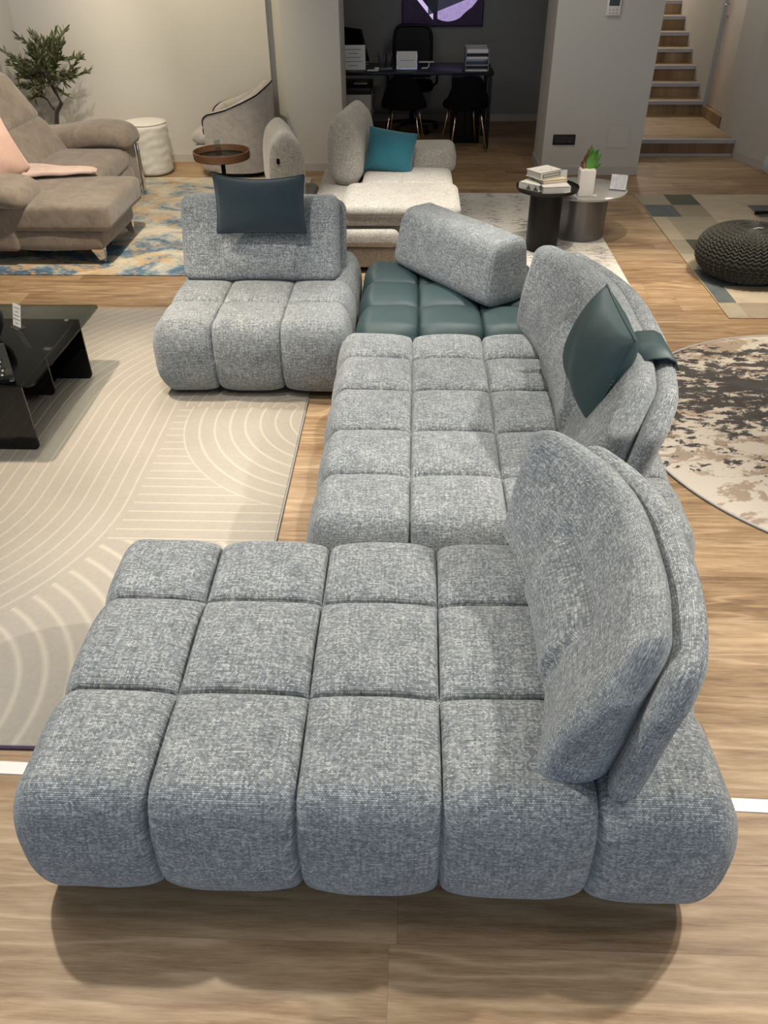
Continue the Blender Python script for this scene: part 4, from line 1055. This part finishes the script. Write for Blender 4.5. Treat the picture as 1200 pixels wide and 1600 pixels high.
# ------------------------------------------------------------------ office corner
t = empty('office_desk', (0.0, 9.72, 0), label='long black office desk in the niche behind the pillars', cat='desk')
box('desk_top', (-1.05, -0.38, 0.712), (0.80, 0.30, 0.74), mat('dark_laminate', (0.005, 0.006, 0.013), 0.35, **{'Specular IOR Level': 0.3}), t, 0.002)
for x in (-1.0, 0.765):
    for y in (-0.355, 0.265): box('leg', (x - 0.02, y - 0.02, 0), (x + 0.02, y + 0.02, 0.712), BLACKM, t)
box('side_rail', (0.755, -0.335, 0.66), (0.775, 0.245, 0.70), BLACKM, t)
t = empty('under_desk_cabinet', (0.56, 9.72, 0), label='black box cabinet standing under the right end of the desk', cat='cabinet')
box('cabinet_body', (-0.17, -0.10, 0), (0.14, 0.26, 0.62), BLACKP, t, 0.004)
box('cabinet_front', (-0.03, -0.106, 0.02), (-0.02, -0.10, 0.60), BLACKF, t)
t = empty('drawer_pedestal', (-0.79, 9.62, 0), label='grey drawer pedestal with black top under the left end of the desk', cat='cabinet')
box('cabinet_body', (-0.30, -0.30, 0.0), (0.30, 0.30, 0.54), mat('pedestal_grey', (0.30, 0.30, 0.31), 0.5), t, 0.004)
box('cabinet_top', (-0.31, -0.31, 0.54), (0.31, 0.31, 0.60), BLACKP, t, 0.004)
for z in (0.06, 0.22, 0.38):
    d_ = box('drawer', (0.30, -0.28, z), (0.312, 0.28, z + 0.15), mat('pedestal_grey', (0.30, 0.30, 0.31), 0.5), t)
    tube('handle', [(0.312, -0.06, z + 0.12), (0.335, -0.06, z + 0.12), (0.335, 0.06, z + 0.12), (0.312, 0.06, z + 0.12)], 0.005, CHROME, d_, 6)
o = box('paper_stack', (-0.67, 9.55, 0.60), (-0.53, 9.72, 0.612), CREAM); tag(o, 'cream papers lying on the drawer pedestal', 'paper')

def dining_chair(x, y, rz, label):
    t = empty('velvet_chair', (x, y, 0), rz, label, 'chair', 'black visitor chairs at the office desk')
    # seat
    lathe('seat', [(0.17, 0.40), (0.225, 0.415), (0.238, 0.445), (0.225, 0.475), (0.15, 0.485)], BLACKF, t, 40)
    # curved shell back on the -y side
    verts = []; faces = []; nn = 30; mm = 14
    for side, off in ((0, 0.0), (1, 0.045)):
        for i in range(nn + 1):
            a = R(-90) + R(-82 + 164 * i / nn); u = -1 + 2 * i / nn
            tz = 0.45 + 0.275 * (1 - abs(u) ** 2.6) ** 0.6 if abs(u) < 1 else 0.45
            for j in range(mm + 1):
                z = 0.42 + (tz - 0.42) * j / mm; r = 0.245 - off - 0.004 * j + 0.02 * math.sin(PI * j / mm) * (1 if side == 0 else 0.6)
                verts.append((r * math.cos(a) * 1.0, r * math.sin(a) - 0.0, z))
    st_ = (nn + 1) * (mm + 1)
    for i in range(nn):
        for j in range(mm):
            a = i * (mm + 1) + j; faces.append((a, a + mm + 1, a + mm + 2, a + 1)); b0 = st_ + a; faces.append((b0, b0 + 1, b0 + mm + 2, b0 + mm + 1))
        a = i * (mm + 1) + mm; faces.append((a, a + mm + 1, st_ + a + mm + 1, st_ + a))
        a = i * (mm + 1); faces.append((a, st_ + a, st_ + a + mm + 1, a + mm + 1))
    for i in (0, nn):
        for j in range(mm):
            a = i * (mm + 1) + j; faces.append((a, a + 1, st_ + a + 1, st_ + a) if i == 0 else (a, st_ + a, st_ + a + 1, a + 1))
    mesh_obj('backrest', verts, faces, BLACKF, t)
    for sx in (-1, 1):
        for sy in (-1, 1): tube('leg', [(sx * 0.13, sy * 0.13, 0.42), (sx * 0.20, sy * 0.20, 0.0)], 0.010, BRASS, t, 10, r2=0.007)
    return t
dining_chair(-0.125, 9.38, R(-6), 'black velvet chair with brass legs beside the grey drawer pedestal')
dining_chair(0.515, 9.36, R(14), 'black velvet chair with brass legs in front of the black under-desk cabinet')

# swivel chair
t = empty('office_chair', (-0.05, 10.32, 0), R(0), 'black mesh-back swivel office chair behind the desk', 'office chair')
frame = []
for k in range(41):
    u = -1 + 2 * k / 40; a = PI * k / 40
    x = -0.215 * math.copysign(abs(math.cos(a)) ** 0.35, math.cos(a)); z = 0.58 + 0.47 * abs(math.sin(a)) ** 0.28
    frame.append((x, 0.16, z))
tube('back_frame', frame + [(0.215, 0.16, 0.55), (-0.215, 0.16, 0.55)], 0.018, BLACKP, t, 8, close=True)
def meshfab(g, b): b.inputs['Alpha'].default_value = 0.75
prism('back_mesh', [(p[0], p[2]) for p in frame], 0, 0.006, mat('chair_mesh', (0.02, 0.02, 0.02), 0.8, fn=meshfab), t, rot=(PI / 2, 0, 0), loc=(0, 0.165, 0))
soft('seat', (0.24, 0.23, 0.045), (0.08, 0.08, 0.04), BLACKF, t, 0.04, None, loc=(0, -0.06, 0.48))
tube('gas_lift', [(0, -0.04, 0.10), (0, -0.04, 0.44)], 0.028, BLACKP, t, 12)
for sx in (-1, 1):
    soft('armrest', (0.045, 0.13, 0.02), (0.03, 0.05, 0.018), BLACKF, t, 0.03, None, loc=(sx * 0.29, -0.06, 0.67))
    tube('arm_post', [(sx * 0.22, -0.02, 0.46), (sx * 0.28, -0.03, 0.50), (sx * 0.285, -0.04, 0.655)], 0.014, BLACKP, t, 8)
for k in range(5):
    a = R(90 + 72 * k); lg = tube('star_leg', [(0, -0.04, 0.11), (0.30 * math.cos(a), -0.04 + 0.30 * math.sin(a), 0.075)], 0.022, BLACKP, t, 8, r2=0.014)
    lathe('caster', [(0.028, -0.02), (0.03, 0.0), (0.028, 0.02)], BLACKP, lg, 16, loc=(0.30 * math.cos(a), -0.04 + 0.30 * math.sin(a), 0.031), rot=(PI / 2, 0, a))

# monitor
t = empty('monitor', (-0.66, 9.84, 0.74), R(-50), 'black computer monitor turned away at the left end of the desk', 'monitor')
box('screen_panel', (-0.26, -0.012, 0.07), (0.26, 0.012, 0.38), BLACKP, t, 0.004, rot=(R(18), 0, 0))
box('screen_stand', (-0.03, 0.0, 0.0), (0.03, 0.03, 0.15), CHROME, t)
box('stand_foot', (-0.11, -0.08, 0.0), (0.11, 0.09, 0.012), CHROME, t, 0.003)
# desk-top things
dz = 0.7405
sign('desk_sign', (-0.665, 9.46, dz), R(2), 0.26, 0.235, 'large white printed notice standing at the left end of the desk', lines=5, lean=8)
sign('desk_sign', (-0.105, 9.52, dz), R(0), 0.215, 0.17, 'small white notice with one printed line in front of the swivel chair', lines=1, lean=6)
t = empty('pen_holder', (-0.33, 9.55, dz), label='clear pen holder full of purple and black pens on the desk', cat='pen holder')
join_boxes('cup', [((-0.07, -0.035, 0), (0.07, 0.035, 0.004)), ((-0.07, -0.035, 0), (0.07, -0.032, 0.075)), ((-0.07, 0.032, 0), (0.07, 0.035, 0.075)), ((-0.07, -0.035, 0), (-0.067, 0.035, 0.075)), ((0.067, -0.035, 0), (0.07, 0.035, 0.075)), ((-0.002, -0.035, 0), (0.002, 0.035, 0.07))], CLEART, t)
PUR = mat('purple_plastic', (0.13, 0.06, 0.14), 0.4)
for k in range(16):
    x = -0.06 + 0.008 * k; y = rng.uniform(-0.025, 0.025)
    o = tube('pen', [(x, y, 0.006), (x + rng.uniform(-0.035, 0.04), y + rng.uniform(-0.01, 0.01), rng.uniform(0.12, 0.17))], 0.0045, (PUR, BLACKP, INK, PUR)[k % 4], None, 8, loc=(-0.33, 9.55, dz))
    tag(o, 'one of the purple and dark pens standing in the clear holder on the desk', 'pen', 'pens in the desk pen holder')
o = box('calculator', (-0.52, 9.42, dz), (-0.40, 9.47, dz + 0.012), PAPER, bev=0.003); tag(o, 'flat white slim object in front of the pen holder', 'notepad'); o.name = 'notepad'
o = box('eraser', (-0.445, 9.49, dz), (-0.40, 9.52, dz + 0.025), PAPER, bev=0.004); tag(o, 'small white block beside the pen holder', 'eraser')
t = empty('white_gadget', (0.05, 9.62, dz), label='thin white bracket-like stand to the right of the small notice', cat='stand')
tube('arm', [(0.0, -0.09, 0.012), (0.06, -0.08, 0.012), (0.075, -0.03, 0.02), (0.08, 0.0, 0.055)], 0.007, PAPER, t, 8)
box('plate', (-0.03, 0.0, 0.05), (0.13, 0.05, 0.06), PAPER, t, 0.002)
# letter trays
t = empty('letter_tray', (0.62, 9.52, dz), label='stacked silver letter trays full of white paper at the right end of the desk', cat='letter tray')
TR = mat('tray_silver', (0.35, 0.35, 0.37), 0.35, 0.6)
for k in range(4):
    z = 0.055 * k
    tr_ = join_boxes('tray', [((-0.12, -0.13, z), (0.12, 0.13, z + 0.004)), ((-0.12, -0.13, z), (-0.116, 0.13, z + 0.045)), ((0.116, -0.13, z), (0.12, 0.13, z + 0.045)), ((-0.12, 0.126, z), (0.12, 0.13, z + 0.045))], TR, t)
    if k in (0, 2, 3): o = box('papers', (-0.108, -0.135, z + 0.005), (0.108, 0.11, z + (0.014, 0, 0.02, 0.036)[k]), PAPER, t)
# television with an abstract violet picture
t = empty('television', (0.288, 10.819, 1.285), label='wall television showing a violet abstract picture above the desk', cat='television')
box('housing', (-0.465, -0.06, -0.275), (0.465, -0.01, 0.275), BLACKP, t, 0.003)
box('wall_bracket', (-0.15, -0.012, -0.1), (0.15, 0.0, 0.1), BLACKM, t)
def tv_fn(g, b):
    o = g.coord('Object'); s = g.sep(o); x, z = s[0], s[2]
    c1 = g.m('ADD', z, g.m('ADD', g.m('MULTIPLY', g.m('SINE', g.m('MULTIPLY_ADD', x, 7.5, -0.6)), -0.045), 0.185))
    n = g.noise(o, 40, 3, 0.7)
    # bright valley between the two dark shapes
    curve = g.m('MULTIPLY_ADD', g.m('POWER', g.m('SUBTRACT', x, 0.06), 2.0), 1.9, -0.225)
    hump = g.m('MULTIPLY_ADD', g.m('POWER', g.m('SUBTRACT', x, 0.46), 2.0), -2.0, -0.055)
    above = g.m('GREATER_THAN', z, g.m('MAXIMUM', curve, hump))
    right = g.m('GREATER_THAN', x, -0.06)
    band = g.m('MULTIPLY', above, right)
    streak = g.m('LESS_THAN', g.m('ABSOLUTE', g.m('ADD', g.m('ADD', z, 0.085), g.m('MULTIPLY', g.m('ADD', x, 0.2), 1.05))), 0.03)
    streak = g.m('MULTIPLY', streak, g.m('MULTIPLY', g.m('LESS_THAN', x, -0.11), g.m('GREATER_THAN', x, -0.33)))
    top_ = g.m('MULTIPLY', g.m('GREATER_THAN', z, g.m('MULTIPLY_ADD', x, 0.35, -0.105)), g.m('MULTIPLY', g.m('LESS_THAN', x, 0.25), g.m('GREATER_THAN', x, -0.17)))
    vio = g.mix(n, (0.22, 0.15, 0.36), (0.50, 0.40, 0.70)); dk = g.mix(n, (0.002, 0.001, 0.003), (0.018, 0.010, 0.024))
    col = g.mix(band, dk, vio); col = g.mix(streak, col, (0.62, 0.5, 0.8)); col = g.mix(g.m('MULTIPLY', top_, 0.93), col, (0.008, 0.012, 0.014))
    b.inputs['Base Color'].default_value = (0.01, 0.01, 0.01, 1)
    g.put(b.inputs['Emission Color'], col); b.inputs['Emission Strength'].default_value = 0.9; b.inputs['Specular IOR Level'].default_value = 0.05
box('screen', (-0.455, -0.0615, -0.265), (0.455, -0.0605, 0.265), mat('tv_picture', rough=0.2, fn=tv_fn), t)
